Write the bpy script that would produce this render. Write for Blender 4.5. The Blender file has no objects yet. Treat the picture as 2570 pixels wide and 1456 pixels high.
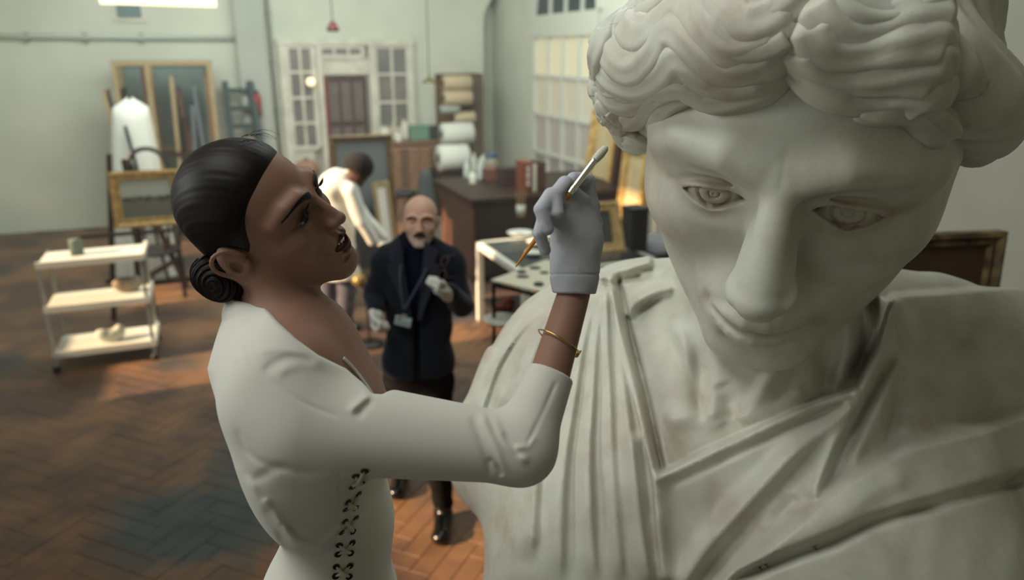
import bpy, bmesh, math, random
import numpy as np
from mathutils import Vector, Matrix
random.seed(7)
SC = bpy.context.scene
COL = SC.collection
PI = math.pi

# ---------------------------------------------------------------- camera, world, light, exposure
FPX = 1900.0; DK = FPX/2200.0
TH = math.atan(593.0/FPX)
CAM = np.array([0.0, 0.0, 2.44])
RT = np.array([1.0, 0, 0]); FW = np.array([0, math.cos(TH), -math.sin(TH)]); UP = np.array([0, math.sin(TH), math.cos(TH)])
def P(px, py, d):
    """world point in the direction of a photo pixel at depth d (in units of DK metres)"""
    return CAM + d*DK*(FW + (px-1285.0)/FPX*RT - (py-728.0)/FPX*UP)
def ray(px, py):
    v = FW + (px-1285.0)/FPX*RT - (py-728.0)/FPX*UP
    return v/np.linalg.norm(v)
def G(px, py, z=0.0):
    """world point on the horizontal plane at height z"""
    v = ray(px, py); t = (z-CAM[2])/v[2]
    return CAM + t*v
cd = bpy.data.cameras.new('camera'); cam = bpy.data.objects.new('camera', cd); COL.objects.link(cam)
cam.location = CAM; cam.rotation_euler = (PI/2-TH, 0, 0)
cd.sensor_width = 36; cd.lens = 36*FPX/2570.0; cd.clip_start = 0.05; cd.clip_end = 80
cd.dof.use_dof = True; cd.dof.focus_distance = 1.12; cd.dof.aperture_fstop = 2.8
SC.camera = cam
SC.view_settings.view_transform = 'Standard'; SC.view_settings.look = 'None'
SC.view_settings.gamma = 1; SC.view_settings.exposure = 0.0
try: SC.view_settings.use_curve_mapping = False
except Exception: pass
SC.cycles.max_bounces = 6; SC.cycles.diffuse_bounces = 3; SC.cycles.glossy_bounces = 3
SC.cycles.use_denoising = True
SC.cycles.caustics_reflective = False; SC.cycles.caustics_refractive = False
W = bpy.data.worlds.new('world'); SC.world = W; W.use_nodes = True
W.node_tree.nodes['Background'].inputs[0].default_value = (0.62, 0.72, 0.80, 1)
W.node_tree.nodes['Background'].inputs[1].default_value = 0.5
def area(name, loc, target, sx, sy, power, color):
    l = bpy.data.lights.new(name, 'AREA'); l.shape = 'RECTANGLE'; l.size = sx; l.size_y = sy
    l.energy = power; l.color = color
    o = bpy.data.objects.new(name, l); COL.objects.link(o); o.location = loc
    o.rotation_euler = (Vector(target)-Vector(loc)).to_track_quat('-Z', 'Y').to_euler()
    return o
# lights: cool daylight from windows on the camera's left and a skylight, added fill lamps, low warm sun through the left windows
W.node_tree.nodes['Background'].inputs[1].default_value = 0.8
area('window_light', (-2.75, 0.9, 3.0), (0.3, 1.1, 1.95), 1.0, 1.0, 26, (0.96, 1.0, 0.96))
area('skylight', (-1.15, 0.5, 4.85), (0.1, 1.25, 1.8), 2.0, 1.6, 72, (0.97, 1.0, 0.98))
area('roof_fill', (-1.9, 8.4, 4.8), (-2.2, 12.0, 0.8), 6.0, 5.0, 520, (0.91, 1.0, 0.93))  # unseen overhead fill, turned to brighten the back wall
area('roof_fill', (0.1, 4.4, 4.85), (-0.2, 4.2, 0.0), 2.4, 2.4, 60, (0.95, 1.0, 0.96))  # added overhead fill brightening the man, his gloves and the floor
area('front_fill_light', (-2.3, -1.4, 1.5), (0.1, 1.3, 1.7), 1.4, 1.2, 5, (0.96, 1.0, 1.0))  # added fill behind the camera, lifting the dark dress and drapery
sl = bpy.data.lights.new('sun', 'SUN'); sl.energy = 13.0; sl.angle = 0.02; sl.color = (1.0, 0.70, 0.42)
so = bpy.data.objects.new('sun', sl); COL.objects.link(so); so.rotation_euler = Vector((0.85, 0.40, -0.42)).to_track_quat('-Z', 'Y').to_euler()

# ---------------------------------------------------------------- helpers: materials
def lin(c):
    return tuple((x/12.92 if x <= 0.04045 else ((x+0.055)/1.055)**2.4) for x in c)
MATS = {}
def mat(name, rgb, rough=0.6, metal=0.0, var=0.0, scale=6.0, bump=0.0, bscale=40.0, spec=0.4, rgb2=None, aniso=None, sheen=0.0, sss=0.0):
    """procedural principled material; rgb in sRGB 0..1, optional noise towards rgb2"""
    if name in MATS: return MATS[name]
    m = bpy.data.materials.new(name); m.use_nodes = True; nt = m.node_tree; b = nt.nodes['Principled BSDF']
    c = lin(rgb)
    b.inputs['Roughness'].default_value = rough; b.inputs['Metallic'].default_value = metal
    b.inputs['Specular IOR Level'].default_value = spec
    if sheen: b.inputs['Sheen Weight'].default_value = sheen
    if sss:
        b.inputs['Subsurface Weight'].default_value = sss
        b.inputs['Subsurface Radius'].default_value = (0.02, 0.008, 0.004); b.inputs['Subsurface Scale'].default_value = 0.5
    b.inputs['Base Color'].default_value = (*c, 1)
    if var or rgb2 or bump:
        tc = nt.nodes.new('ShaderNodeTexCoord'); mp = nt.nodes.new('ShaderNodeMapping')
        nt.links.new(tc.outputs['Object'], mp.inputs[0])
        if aniso: mp.inputs['Scale'].default_value = aniso
    if var or rgb2:
        n = nt.nodes.new('ShaderNodeTexNoise'); n.inputs['Scale'].default_value = scale; n.inputs['Detail'].default_value = 5
        nt.links.new(mp.outputs[0], n.inputs['Vector'])
        r = nt.nodes.new('ShaderNodeValToRGB'); nt.links.new(n.outputs['Fac'], r.inputs[0])
        c2 = lin(rgb2) if rgb2 else tuple(x*(1-var) for x in c)
        r.color_ramp.elements[0].position = 0.35; r.color_ramp.elements[1].position = 0.65
        r.color_ramp.elements[0].color = (*c2, 1); r.color_ramp.elements[1].color = (*c, 1)
        nt.links.new(r.outputs[0], b.inputs['Base Color'])
    if bump:
        n2 = nt.nodes.new('ShaderNodeTexNoise'); n2.inputs['Scale'].default_value = bscale; n2.inputs['Detail'].default_value = 4
        nt.links.new(mp.outputs[0], n2.inputs['Vector'])
        bm_ = nt.nodes.new('ShaderNodeBump'); bm_.inputs['Strength'].default_value = bump; bm_.inputs['Distance'].default_value = 0.004
        nt.links.new(n2.outputs['Fac'], bm_.inputs['Height']); nt.links.new(bm_.outputs[0], b.inputs['Normal'])
    MATS[name] = m
    return m
def emit(name, rgb, s):
    if name in MATS: return MATS[name]
    m = bpy.data.materials.new(name); m.use_nodes = True; b = m.node_tree.nodes['Principled BSDF']
    b.inputs['Base Color'].default_value = (*lin(rgb), 1)
    b.inputs['Emission Color'].default_value = (*lin(rgb), 1); b.inputs['Emission Strength'].default_value = s
    MATS[name] = m
    return m

# ---------------------------------------------------------------- helpers: objects
def link(o, parent=None):
    COL.objects.link(o)
    if parent is not None: o.parent = parent
    return o
def thing(name, label, cat, loc=(0, 0, 0), rz=0.0, group=None):
    o = bpy.data.objects.new(name, None); COL.objects.link(o)
    o.location = tuple(float(v) for v in loc); o.rotation_euler = (0, 0, rz); o.empty_display_size = 0.05
    o['label'] = label; o['category'] = cat
    if group: o['group'] = group
    return o
def tag(o, label, cat, group=None):
    o['label'] = label; o['category'] = cat
    if group: o['group'] = group
    return o
def struct(o):
    o['kind'] = 'structure'; return o
def obj_bm(name, bm, m, parent=None, smooth=False, bevel=0.0, sharp=None):
    me = bpy.data.meshes.new(name); bmesh.ops.recalc_face_normals(bm, faces=bm.faces); bm.to_mesh(me); bm.free()
    if m is not None: me.materials.append(m)
    if smooth: me.polygons.foreach_set('use_smooth', [True]*len(me.polygons))
    o = link(bpy.data.objects.new(name, me), parent)
    if bevel:
        b = o.modifiers.new('bevel', 'BEVEL'); b.width = bevel; b.segments = 2; b.limit_method = 'ANGLE'
    return o
def obj_np(name, V, Fq, m, parent=None, smooth=True):
    """mesh from numpy verts (N,3) and quad/tri faces (M,k)"""
    me = bpy.data.meshes.new(name); V = np.ascontiguousarray(V, dtype=np.float32); Fq = np.ascontiguousarray(Fq, dtype=np.int32)
    me.vertices.add(len(V)); me.vertices.foreach_set('co', V.ravel())
    k = Fq.shape[1]; me.loops.add(Fq.size); me.loops.foreach_set('vertex_index', Fq.ravel())
    me.polygons.add(len(Fq)); me.polygons.foreach_set('loop_start', np.arange(0, Fq.size, k, dtype=np.int32))
    try: me.polygons.foreach_set('loop_total', np.full(len(Fq), k, dtype=np.int32))
    except Exception: pass
    me.update(calc_edges=True); me.validate()
    me.polygons.foreach_set('use_smooth', np.full(len(me.polygons), smooth))
    if m is not None: me.materials.append(m)
    return link(bpy.data.objects.new(name, me), parent)
def bx(bm, lo, hi, M=None):
    """box between two corners"""
    r = bmesh.ops.create_cube(bm, size=1.0)
    c = [(lo[i]+hi[i])/2 for i in range(3)]; s = [abs(hi[i]-lo[i]) for i in range(3)]
    for v in r['verts']:
        v.co = Vector((c[0]+v.co.x*s[0], c[1]+v.co.y*s[1], c[2]+v.co.z*s[2]))
        if M is not None: v.co = M @ v.co
    return r['verts']
def bar(bm, a, b, w, t=None, up=(0, 0, 1)):
    """rectangular bar from a to b"""
    a = Vector(a); b = Vector(b); t = t or w; d = (b-a); L = d.length; d.normalize(); u = Vector(up)
    if abs(d.dot(u)) > 0.98: u = Vector((1, 0, 0))
    s = d.cross(u).normalized(); u2 = s.cross(d)
    r = bmesh.ops.create_cube(bm, size=1.0)
    for v in r['verts']:
        c = v.co.copy(); v.co = a + d*((c.x+0.5)*L) + s*(c.y*w) + u2*(c.z*t)
    return r['verts']
def lathe(bm, prof, seg=24, c=(0, 0, 0), M=None):
    """revolve (r,z) profile about z"""
    rings = []
    for r, z in prof:
        if r < 1e-6: rings.append([bm.verts.new((c[0], c[1], c[2]+z))])
        else: rings.append([bm.verts.new((c[0]+r*math.cos(2*PI*i/seg), c[1]+r*math.sin(2*PI*i/seg), c[2]+z)) for i in range(seg)])
    for A, B in zip(rings, rings[1:]):
        for i in range(seg):
            j = (i+1) % seg
            if len(A) == 1 and len(B) == 1: continue
            if len(A) == 1: bm.faces.new((A[0], B[i], B[j]))
            elif len(B) == 1: bm.faces.new((A[i], A[j], B[0]))
            else: bm.faces.new((A[i], A[j], B[j], B[i]))
    if len(rings[0]) > 1: bm.faces.new(rings[0][::-1])
    if len(rings[-1]) > 1: bm.faces.new(rings[-1])
    if M is not None:
        for R_ in rings:
            for v in R_: v.co = M @ v.co
def catmull(pts, n):
    """resample control points (k,d) with a centripetal-ish Catmull-Rom"""
    pts = np.asarray(pts, float); k = len(pts)
    if k == 2: return pts[0]+(pts[1]-pts[0])*np.linspace(0, 1, n)[:, None]
    q = np.vstack([2*pts[0]-pts[1], pts, 2*pts[-1]-pts[-2]])
    t = np.linspace(0, k-1-1e-9, n); i = t.astype(int); u = (t-i)[:, None]
    p0, p1, p2, p3 = q[i], q[i+1], q[i+2], q[i+3]
    return 0.5*((2*p1)+(-p0+p2)*u+(2*p0-5*p1+4*p2-p3)*u**2+(-p0+3*p1-3*p2+p3)*u**3)
def frames(C, nrm=None):
    """tangent, side, normal frames along curve; nrm = (n,3) wished normals"""
    T = np.gradient(C, axis=0); T /= np.linalg.norm(T, axis=1)[:, None]+1e-12
    if nrm is None:
        N = np.zeros_like(C); u = np.array([0, 0, 1.0])
        if abs(T[0]@u) > 0.95: u = np.array([1.0, 0, 0])
        for i in range(len(C)):
            u = u-T[i]*(u@T[i]); u /= np.linalg.norm(u)+1e-12; N[i] = u
    else:
        N = nrm-T*np.sum(nrm*T, 1)[:, None]; N /= np.linalg.norm(N, axis=1)[:, None]+1e-12
    return T, np.cross(T, N), N
def tube_np(C, rw, rt=None, seg=14, nrm=None, stri=0, samp=0.0, phase=0.0, twist=0.0, cap=True):
    """swept tube: rw side radius, rt normal radius; stri grooves of relative depth samp"""
    C = np.asarray(C, float); n = len(C); rw = np.broadcast_to(rw, n); rt = rw if rt is None else np.broadcast_to(rt, n)
    T, S, N = frames(C, nrm)
    a = np.linspace(0, 2*PI, seg, endpoint=False)[None, :]+np.linspace(0, twist, n)[:, None]
    m = 1.0+(samp*np.cos(stri*(a+phase)) if stri else 0.0)
    V = C[:, None]+S[:, None]*(np.cos(a)*m*rw[:, None])[..., None]+N[:, None]*(np.sin(a)*m*rt[:, None])[..., None]
    V = V.reshape(-1, 3)
    i = np.arange(n-1)[:, None]*seg; j = np.arange(seg)[None, :]; j2 = (j+1) % seg
    Fq = np.stack([i+j, i+j2, i+seg+j2, i+seg+j], -1).reshape(-1, 4)
    if cap:
        k = len(V); V = np.vstack([V, C[:1], C[-1:]])
        j = np.arange(seg)
        c0 = np.stack([np.full(seg, k), (j+1) % seg, j, np.full(seg, k)], -1)
        c1 = np.stack([np.full(seg, k+1), (n-1)*seg+j, (n-1)*seg+(j+1) % seg, np.full(seg, k+1)], -1)
        Fq = np.vstack([Fq, c0, c1])
    return V, Fq
def join_np(parts):
    Vs = []; Fs = []; k = 0
    for V, Fq in parts:
        Vs.append(V); Fs.append(Fq+k); k += len(V)
    return np.vstack(Vs), np.vstack(Fs)
def fix_tris(Fq):
    return Fq
def obj_poly(name, V, Fq, m, parent=None, smooth=True):
    """like obj_np but quads may repeat a vertex (= triangle)"""
    bad = (Fq[:, 0] == Fq[:, 3])
    me = bpy.data.meshes.new(name)
    q = Fq[~bad]; t = Fq[bad][:, :3]
    V = np.ascontiguousarray(V, dtype=np.float32)
    me.vertices.add(len(V)); me.vertices.foreach_set('co', V.ravel())
    idx = np.concatenate([q.ravel(), t.ravel()]).astype(np.int32)
    me.loops.add(len(idx)); me.loops.foreach_set('vertex_index', idx)
    st = np.concatenate([np.arange(len(q))*4, len(q)*4+np.arange(len(t))*3]).astype(np.int32)
    me.polygons.add(len(st)); me.polygons.foreach_set('loop_start', st)
    me.update(calc_edges=True)
    me.polygons.foreach_set('use_smooth', np.full(len(me.polygons), smooth))
    if m is not None: me.materials.append(m)
    return link(bpy.data.objects.new(name, me), parent)
def tubes(name, curves, m, parent=None):
    """curves: list of (pts, radius) joined into one mesh"""
    V, Fq = join_np([tube_np(c, r, seg=8) for c, r in curves])
    return obj_poly(name, V, Fq, m, parent)
def copy_tree(o, parent=None, label=None, loc=None, rot=None):
    c = o.copy(); COL.objects.link(c); c.parent = parent
    if label: c['label'] = label
    if loc is not None: c.location = loc
    if rot is not None: c.rotation_euler = rot
    for ch in o.children: copy_tree(ch, c)
    return c

# ---------------------------------------------------------------- helpers: signed distance sculpting
f32 = np.float32
def _v(c): return np.asarray(c, dtype=f32)
def ell(Q, c, r, M=None):
    d = Q-_v(c)
    if M is not None: d = d@M
    r = _v(r); a = d/r; k0 = np.sqrt(np.einsum('ij,ij->i', a, a)); a /= r; k1 = np.sqrt(np.einsum('ij,ij->i', a, a))
    return k0*(k0-1)/(k1+1e-6)
def cone(Q, a, b, ra, rb):
    a = _v(a); b = _v(b); ab = b-a; h = np.clip(((Q-a)@ab)/f32(ab@ab+1e-12), 0, 1)
    d = Q-a-h[:, None]*ab
    return np.sqrt(np.einsum('ij,ij->i', d, d))-(ra+(rb-ra)*h)
def chain(Q, pts, rs):
    d = None
    for i in range(len(pts)-1):
        e = cone(Q, pts[i], pts[i+1], rs[i], rs[i+1]); d = e if d is None else np.minimum(d, e)
    return d
def smin(a, b, k):
    h = np.maximum(k-np.abs(a-b), 0)/k
    return np.minimum(a, b)-h*h*k*0.25
def smax(a, b, k): return -smin(-a, -b, k)
def polyd(Q, pts, w=None):
    """distance to polyline and parameter 0..1 ; pts (k,3)"""
    best = np.full(len(Q), 1e9, f32); par = np.zeros(len(Q), f32); n = len(pts)-1
    for i in range(n):
        a = _v(pts[i]); ab = _v(pts[i+1])-a; h = np.clip(((Q-a)@ab)/f32(ab@ab+1e-12), 0, 1)
        d = Q-a-h[:, None]*ab; d = np.einsum('ij,ij->i', d, d)
        m = d < best; best = np.where(m, d, best); par = np.where(m, (i+h)/n, par)
    return np.sqrt(best), par
def near_mask(Q, pts, R):
    pts = _v(pts); lo = pts.min(0)-R; hi = pts.max(0)+R
    return np.nonzero(np.all((Q > lo) & (Q < hi), axis=1))[0]
def stroke(Q, d, pts, w, amp, taper=0.0, one=None):
    """raise (amp>0) or groove (amp<0) the surface d along a polyline with gaussian width w"""
    i = near_mask(Q, pts, 2.4*w)
    if len(i) == 0: return d
    dd, t = polyd(Q[i], pts)
    g = np.exp(-(dd/w)**2)*amp
    if taper: g = g*np.clip(np.minimum(t, 1-t)/taper, 0, 1)
    d = d.copy() if False else d
    d[i] -= g.astype(f32)
    return d
def local(Q, d, c, R, fn):
    """apply fn(Qsub, dsub) only within radius R of c"""
    c = _v(c); e = Q-c; i = np.nonzero(np.einsum('ij,ij->i', e, e) < R*R)[0]
    if len(i): d[i] = fn(Q[i], d[i])
    return d
_OFF = None
def sdf_mesh(f, lo, hi, h, newton=1, safe=1.4):
    """surface nets on a blockwise evaluated signed distance function"""
    S = 8; lo = np.asarray(lo, float); hi = np.asarray(hi, float)
    nb = np.ceil((hi-lo)/(h*S)).astype(int)+1; n = nb*S
    ax = [lo[i]+h*S*(np.arange(nb[i])+0.5)-h*0.5 for i in range(3)]
    Cc = np.stack(np.meshgrid(*ax, indexing='ij'), -1).reshape(-1, 3).astype(f32)
    dc = f(Cc); D = np.repeat(np.repeat(np.repeat(np.where(dc > 0, 1.0, -1.0).astype(f32).reshape(nb), S, 0), S, 1), S, 2)
    near = np.nonzero(np.abs(dc) < h*S*0.87*safe)[0]
    bi = np.stack(np.unravel_index(near, nb), 1)
    o = np.stack(np.meshgrid(*[np.arange(S)]*3, indexing='ij'), -1).reshape(-1, 3)
    for s in range(0, len(bi), 1500):
        I = (bi[s:s+1500, None, :]*S+o[None]).reshape(-1, 3)
        Q = (lo+I*h).astype(f32)
        D[I[:, 0], I[:, 1], I[:, 2]] = f(Q)
    Sg = D < 0
    mix = np.zeros((n[0]-1, n[1]-1, n[2]-1), np.uint8)
    for a in (0, 1):
        for b in (0, 1):
            for c in (0, 1): mix += Sg[a:n[0]-1+a, b:n[1]-1+b, c:n[2]-1+c]
    act = np.nonzero((mix > 0) & (mix < 8)); A = np.stack(act, 1); del mix
    idx = np.full((n[0]-1, n[1]-1, n[2]-1), -1, np.int32); idx[act] = np.arange(len(A))
    cor = np.array([[a, b, c] for a in (0, 1) for b in (0, 1) for c in (0, 1)])
    vals = np.stack([D[A[:, 0]+k[0], A[:, 1]+k[1], A[:, 2]+k[2]] for k in cor], 1)
    acc = np.zeros((len(A), 3)); cnt = np.zeros(len(A))
    for i in range(8):
        for j in range(i+1, 8):
            if np.abs(cor[i]-cor[j]).sum() == 1:
                x = (vals[:, i] < 0) != (vals[:, j] < 0); t = vals[:, i]/(vals[:, i]-vals[:, j]+1e-12)
                t = np.clip(t, 0, 1)
                acc[x] += cor[i]+t[x, None]*(cor[j]-cor[i]); cnt[x] += 1
    V = lo+h*(A+acc/cnt[:, None])
    quads = []
    for axx in range(3):
        sl0 = [slice(None)]*3; sl1 = [slice(None)]*3; sl0[axx] = slice(0, n[axx]-1); sl1[axx] = slice(1, n[axx])
        s0 = Sg[tuple(sl0)]; s1 = Sg[tuple(sl1)]
        E = np.stack(np.nonzero(s0 != s1), 1)
        u, v = (axx+1) % 3, (axx+2) % 3
        E = E[(E[:, u] > 0) & (E[:, v] > 0) & (E[:, u] < n[u]-1) & (E[:, v] < n[v]-1)]
        fl = s0[E[:, 0], E[:, 1], E[:, 2]]
        def g(du, dv):
            K = E.copy(); K[:, u] -= du; K[:, v] -= dv; return idx[K[:, 0], K[:, 1], K[:, 2]]
        q = np.stack([g(1, 1), g(0, 1), g(0, 0), g(1, 0)], 1)
        q = np.where(fl[:, None], q, q[:, ::-1]); quads.append(q)
    Fq = np.vstack(quads); Fq = Fq[(Fq >= 0).all(1)]
    del D, Sg, idx
    e = h*0.5
    for _ in range(newton):
        Q = V.astype(f32); d0 = f(Q.copy())
        g_ = np.stack([f((Q+_v(k)*f32(e)).astype(f32))-f((Q-_v(k)*f32(e)).astype(f32)) for k in np.eye(3)], 1)/(2*e)
        gg = np.einsum('ij,ij->i', g_, g_)+1e-6
        st = -(d0/gg)[:, None]*g_; L = np.linalg.norm(st, axis=1); st *= np.minimum(1, 0.6*h/(L+1e-9))[:, None]
        V = V+st
    return V, Fq
def march(f, o, dirs, tmin, tmax, n=90, k=0.8):
    """sphere trace rays from o; returns hit points (nan where missed)"""
    t = np.full(len(dirs), tmin, float); hit = np.zeros(len(dirs), bool)
    for _ in range(n):
        p = (o+dirs*t[:, None]).astype(f32); d = f(p).astype(float)
        hit |= np.abs(d) < 5e-4
        t = np.where(hit | (t > tmax), t, t+d*k)
    Pp = o+dirs*t[:, None]; Pp[t > tmax] = np.nan
    return Pp
def grad(f, p, e=0.004):
    Q = np.asarray(p, f32)
    g_ = np.stack([f((Q+_v(k)*f32(e)).astype(f32))-f((Q-_v(k)*f32(e)).astype(f32)) for k in np.eye(3)], 1)
    return g_/(np.linalg.norm(g_, axis=1)[:, None]+1e-9)
# ---------------------------------------------------------------- parametric head (canonical units: 1 = distance between the pupils;
# x sideways, y = towards the face front, z up, origin between the eyes)
HEAD = dict(ez=-0.05, ef=0.04, cheek=1.0, jaw=1.0, nt=(0.62, -0.60), nb=(0.27, 0.0), nw=1.0, mouth=(0.40, -1.10), mc=(0.38, 0.14, -1.12),
            chin=(0.14, -1.66), lipu=0.06, lipl=0.075, open=0.0, brow=0.10, neck=None, skull=1.0, ear=True, eyes='real', fw=1.0, oval=((0, -0.74, -0.36), (1.05, 0.93, 1.50)), bone=0.30, nk=0.09, lidu=0.10, lidl=0.085, socket=0.10, jz=0.0, smile=0.0)
def head_sdf(Q, p):
    x = Q[:, 0]; A = Q.copy(); A[:, 0] = np.abs(x)
    ez, ef = p['ez'], p['ef']; nf, nz = p['nb']; tf, tz = p['nt']; mf, mz = p['mouth']; cx, cf, cz = p['mc']; hf, hz = p['chin']; jz = p['jz']; fw = p['fw']
    s = p['skull']
    d = ell(A, (0, -1.33, 0.42), (1.22*s, 1.5*s, 1.33*s))
    d = smin(d, ell(A, *p['oval']), 0.30)
    d = smin(d, ell(A, (0, hf-0.52, hz+0.36), (0.52*p['jaw'], 0.50, 0.46)), 0.30)
    if p.get('mid'): d = smin(d, ell(A, *p['mid']), 0.3)
    d = smin(d, cone(A, (0.80*fw, -1.25, -0.90+jz), (0.24, hf-0.30, hz+0.04), 0.18, 0.18), 0.35)
    d = smin(d, ell(A, (0, hf-0.17, hz+0.02), (0.30*p['jaw'], 0.20, 0.20)), 0.28)
    d = smin(d, ell(A, (0.66*fw*p['cheek'], -0.34, -0.50), (0.32, 0.34, p['bone'])), 0.42)
    # mouth barrel
    d = smin(d, ell(A, (0, mf-0.42, mz+0.02), (0.44, 0.36, 0.36)), 0.30)
    # brow
    br = chain(A, [(0.12, nf-0.12, nz+0.16), (0.42, nf-0.12, 0.33), (0.72*fw, nf-0.30, 0.30), (0.92*fw, nf-0.62, 0.10)], [0.12, 0.13, 0.12, 0.10])
    d = smin(d, br, 0.25)
    # sockets
    d = smax(d, -ell(A, (0.50, ef+0.23, ez+0.03), (0.36, 0.23, 0.22)), 0.16)
    if p['socket']: d = smax(d, -ell(A, (0.25, nf+0.08, ez+0.02), (0.10, 0.20, 0.14)), 0.16)
    # nose
    k = 0.10*p['nw']
    ns = cone(A, (0, nf-0.13, nz+0.22), (0, tf-0.14, tz+0.03), 0.105*p['nw'], 0.125*p['nw'])
    ns = smin(ns, cone(A, (0, nf-0.26, nz-0.05), (0, tf-0.38, tz+0.04), 0.13*p['nw'], 0.21*p['nw']), 0.12)
    ns = smin(ns, ell(A, (0, tf-0.14, tz), (0.145*p['nw'], 0.14, 0.125)), 0.06)
    ns = smin(ns, ell(A, (0.155*p['nw'], tf-0.30, tz-0.03), (0.105*p['nw']*p.get('ala', 1), 0.16, 0.105*p.get('ala', 1))), 0.09)
    d = smin(d, ns, p['nk'])
    d = smax(d, -ell(A, (0.085*p['nw'], tf-0.25, tz-0.15), (0.05, 0.09, 0.07)), 0.03)
    # lips
    li = near_mask(A, [(0, mf-0.3, mz), (0.5, mf, mz)], 0.42)
    if len(li):
        B = A[li]; o = p['open']
        def lipline(xx, dz, r, dfw):
            # centre curve of a lip from the middle to the corner
            n = 6; t = np.linspace(0, 1, n)
            return [(cx*tt, (mf+dfw)*(1-tt**1.7)+(cf+0.02)*tt**1.7, (mz+dz)*(1-tt**2)+cz*tt**2) for tt in t]
        up = lipline(0, p['lipu']*0.75+o*0.30, 0, -0.05); lo = lipline(0, -p['lipl']*0.75-o*0.95, 0, -0.09-o*0.12)
        up[0] = (0, up[0][1], up[0][2]-0.012)
        ru = [p['lipu']*v for v in (1, 1.05, 0.95, .8, .55, .3)]; rl = [p['lipl']*v for v in (1.05, 1.05, .95, .75, .5, .25)]
        dd = smin(d[li], chain(B, up, ru), 0.07); dd = smin(dd, chain(B, lo, rl), 0.07)
        if o > 0:
            mid = lipline(0, -o*0.32, 0, 0.0)
            c = ell(B, (0, (mf+cf)/2+0.02, mz-o*0.30), (cx*0.93, 0.42, o*0.62+0.02))
            dd = smax(dd, -c, 0.03)
        else:
            mid = [(cx*1.05*t, (mf+0.03)*(1-t**1.7)+(cf+0.05)*t**1.7, mz*(1-t**2)+cz*t**2-0.012*math.sin(t*PI*1.5)) for t in np.linspace(0, 1, 7)]
            q, t = polyd(B, mid); dd = dd+(np.exp(-(q/0.024)**2)*p.get('mg', 0.035)).astype(f32)+(np.exp(-(q/0.07)**2)*0.02).astype(f32)
        # corner dimple, philtrum, fold under the lower lip
        q = np.linalg.norm(B-_v((cx*1.12, cf, cz)), axis=1); dd += (np.exp(-(q/0.07)**2)*0.035).astype(f32)
        q, t = polyd(B, [(0, mf+0.02, mz+0.16), (0, tf-0.4, tz-0.13)]); dd += (np.exp(-(q/0.05)**2)*0.018).astype(f32)
        q, t = polyd(B, [(0, mf-0.08-o*.1, mz-0.26-o), (0.22, mf-0.14-o*.1, mz-0.24-o)]); dd += (np.exp(-(q/0.09)**2)*0.045).astype(f32)
        d[li] = dd
    # eyes
    ei = near_mask(A, [(0.5, ef-0.2, ez)], 0.46)
    if len(ei):
        B = A[ei]; ec = (0.5, ef-0.20, ez); R = 0.235
        ball = np.linalg.norm(B-_v(ec), axis=1)
        xx = (B[:, 0]-0.5); zz = B[:, 2]-ez; w = p.get('ew', 0.255)
        tu = np.clip(1-((xx+0.02)/w)**2, -1, 1); tl = np.clip(1-((xx-0.02)/w)**2, -1, 1)
        zu = p['lidu']*np.where(tu > 0, tu**0.75, tu)-0.012-xx*0.10*0; zl = -p['lidl']*np.where(tl > 0, tl**0.9, tl)-0.012
        opening = np.maximum(zz-zu, zl-zz)
        lid = np.maximum(ball-(R+0.035), -opening*0.8)
        dd = smin(d[ei], lid, 0.075)
        front = np.clip((B[:, 1]-ef+0.30)*5, 0, 1)
        # clear the opening
        cut = np.maximum(opening, np.maximum(-(B[:, 1]-(ef-0.22)), ball-(R+0.25)))
        dd = smax(dd, -cut, 0.018)
        dd = smin(dd, ell(B, ec, (R*1.18, R-p.get('sink', 0.0), R*1.02)), 0.015)
        # crease above the upper lid
        cr = [(0.5+u, ef-0.02-abs(u)*0.30+0.05, ez+p['lidu']+0.055-0.9*u*u) for u in np.linspace(-0.27, p.get('crease', 0.32), 8)]
        q, t = polyd(B, cr); dd += (np.exp(-(q/0.028)**2)*p.get('cg', 0.030)*np.clip(np.minimum(t, 1-t)*6, 0.2, 1)).astype(f32)
        cr = [(0.5+u, ef-0.03-abs(u)*0.25, ez-p['lidl']-0.075+0.6*u*u) for u in np.linspace(-0.2, 0.2, 6)]
        q, t = polyd(B, cr); dd += (np.exp(-(q/0.04)**2)*p.get('cg', .03)*.6).astype(f32)
        # tear duct
        q = np.linalg.norm(B-_v((0.5-w-0.01, ef-0.05, ez-0.02)), axis=1); dd += (np.exp(-(q/0.045)**2)*0.03).astype(f32)
        if p['eyes'] == 'carved':
            # incised iris ring and pupil comma
            g = np.clip((B[:, 1]-(ef-0.1))*20, 0, 1)*(opening < 0.01)
            rr = np.sqrt((xx-p.get('gx', 0.0))**2+(zz-0.005)**2)
            dd += (np.exp(-((rr-0.125)/0.013)**2)*0.024*g).astype(f32)
            q2 = np.sqrt((xx+0.00)**2+(zz-0.01)**2)
            th = np.arctan2(zz-0.01, xx)
            dd += (np.exp(-((q2-0.042)/0.010)**2)*0.028*g*((th < 0.6) | (th > 2.6))).astype(f32)
            dd += (np.exp(-(q2/0.016)**2)*0.022*g).astype(f32)
        d[ei] = dd
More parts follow.
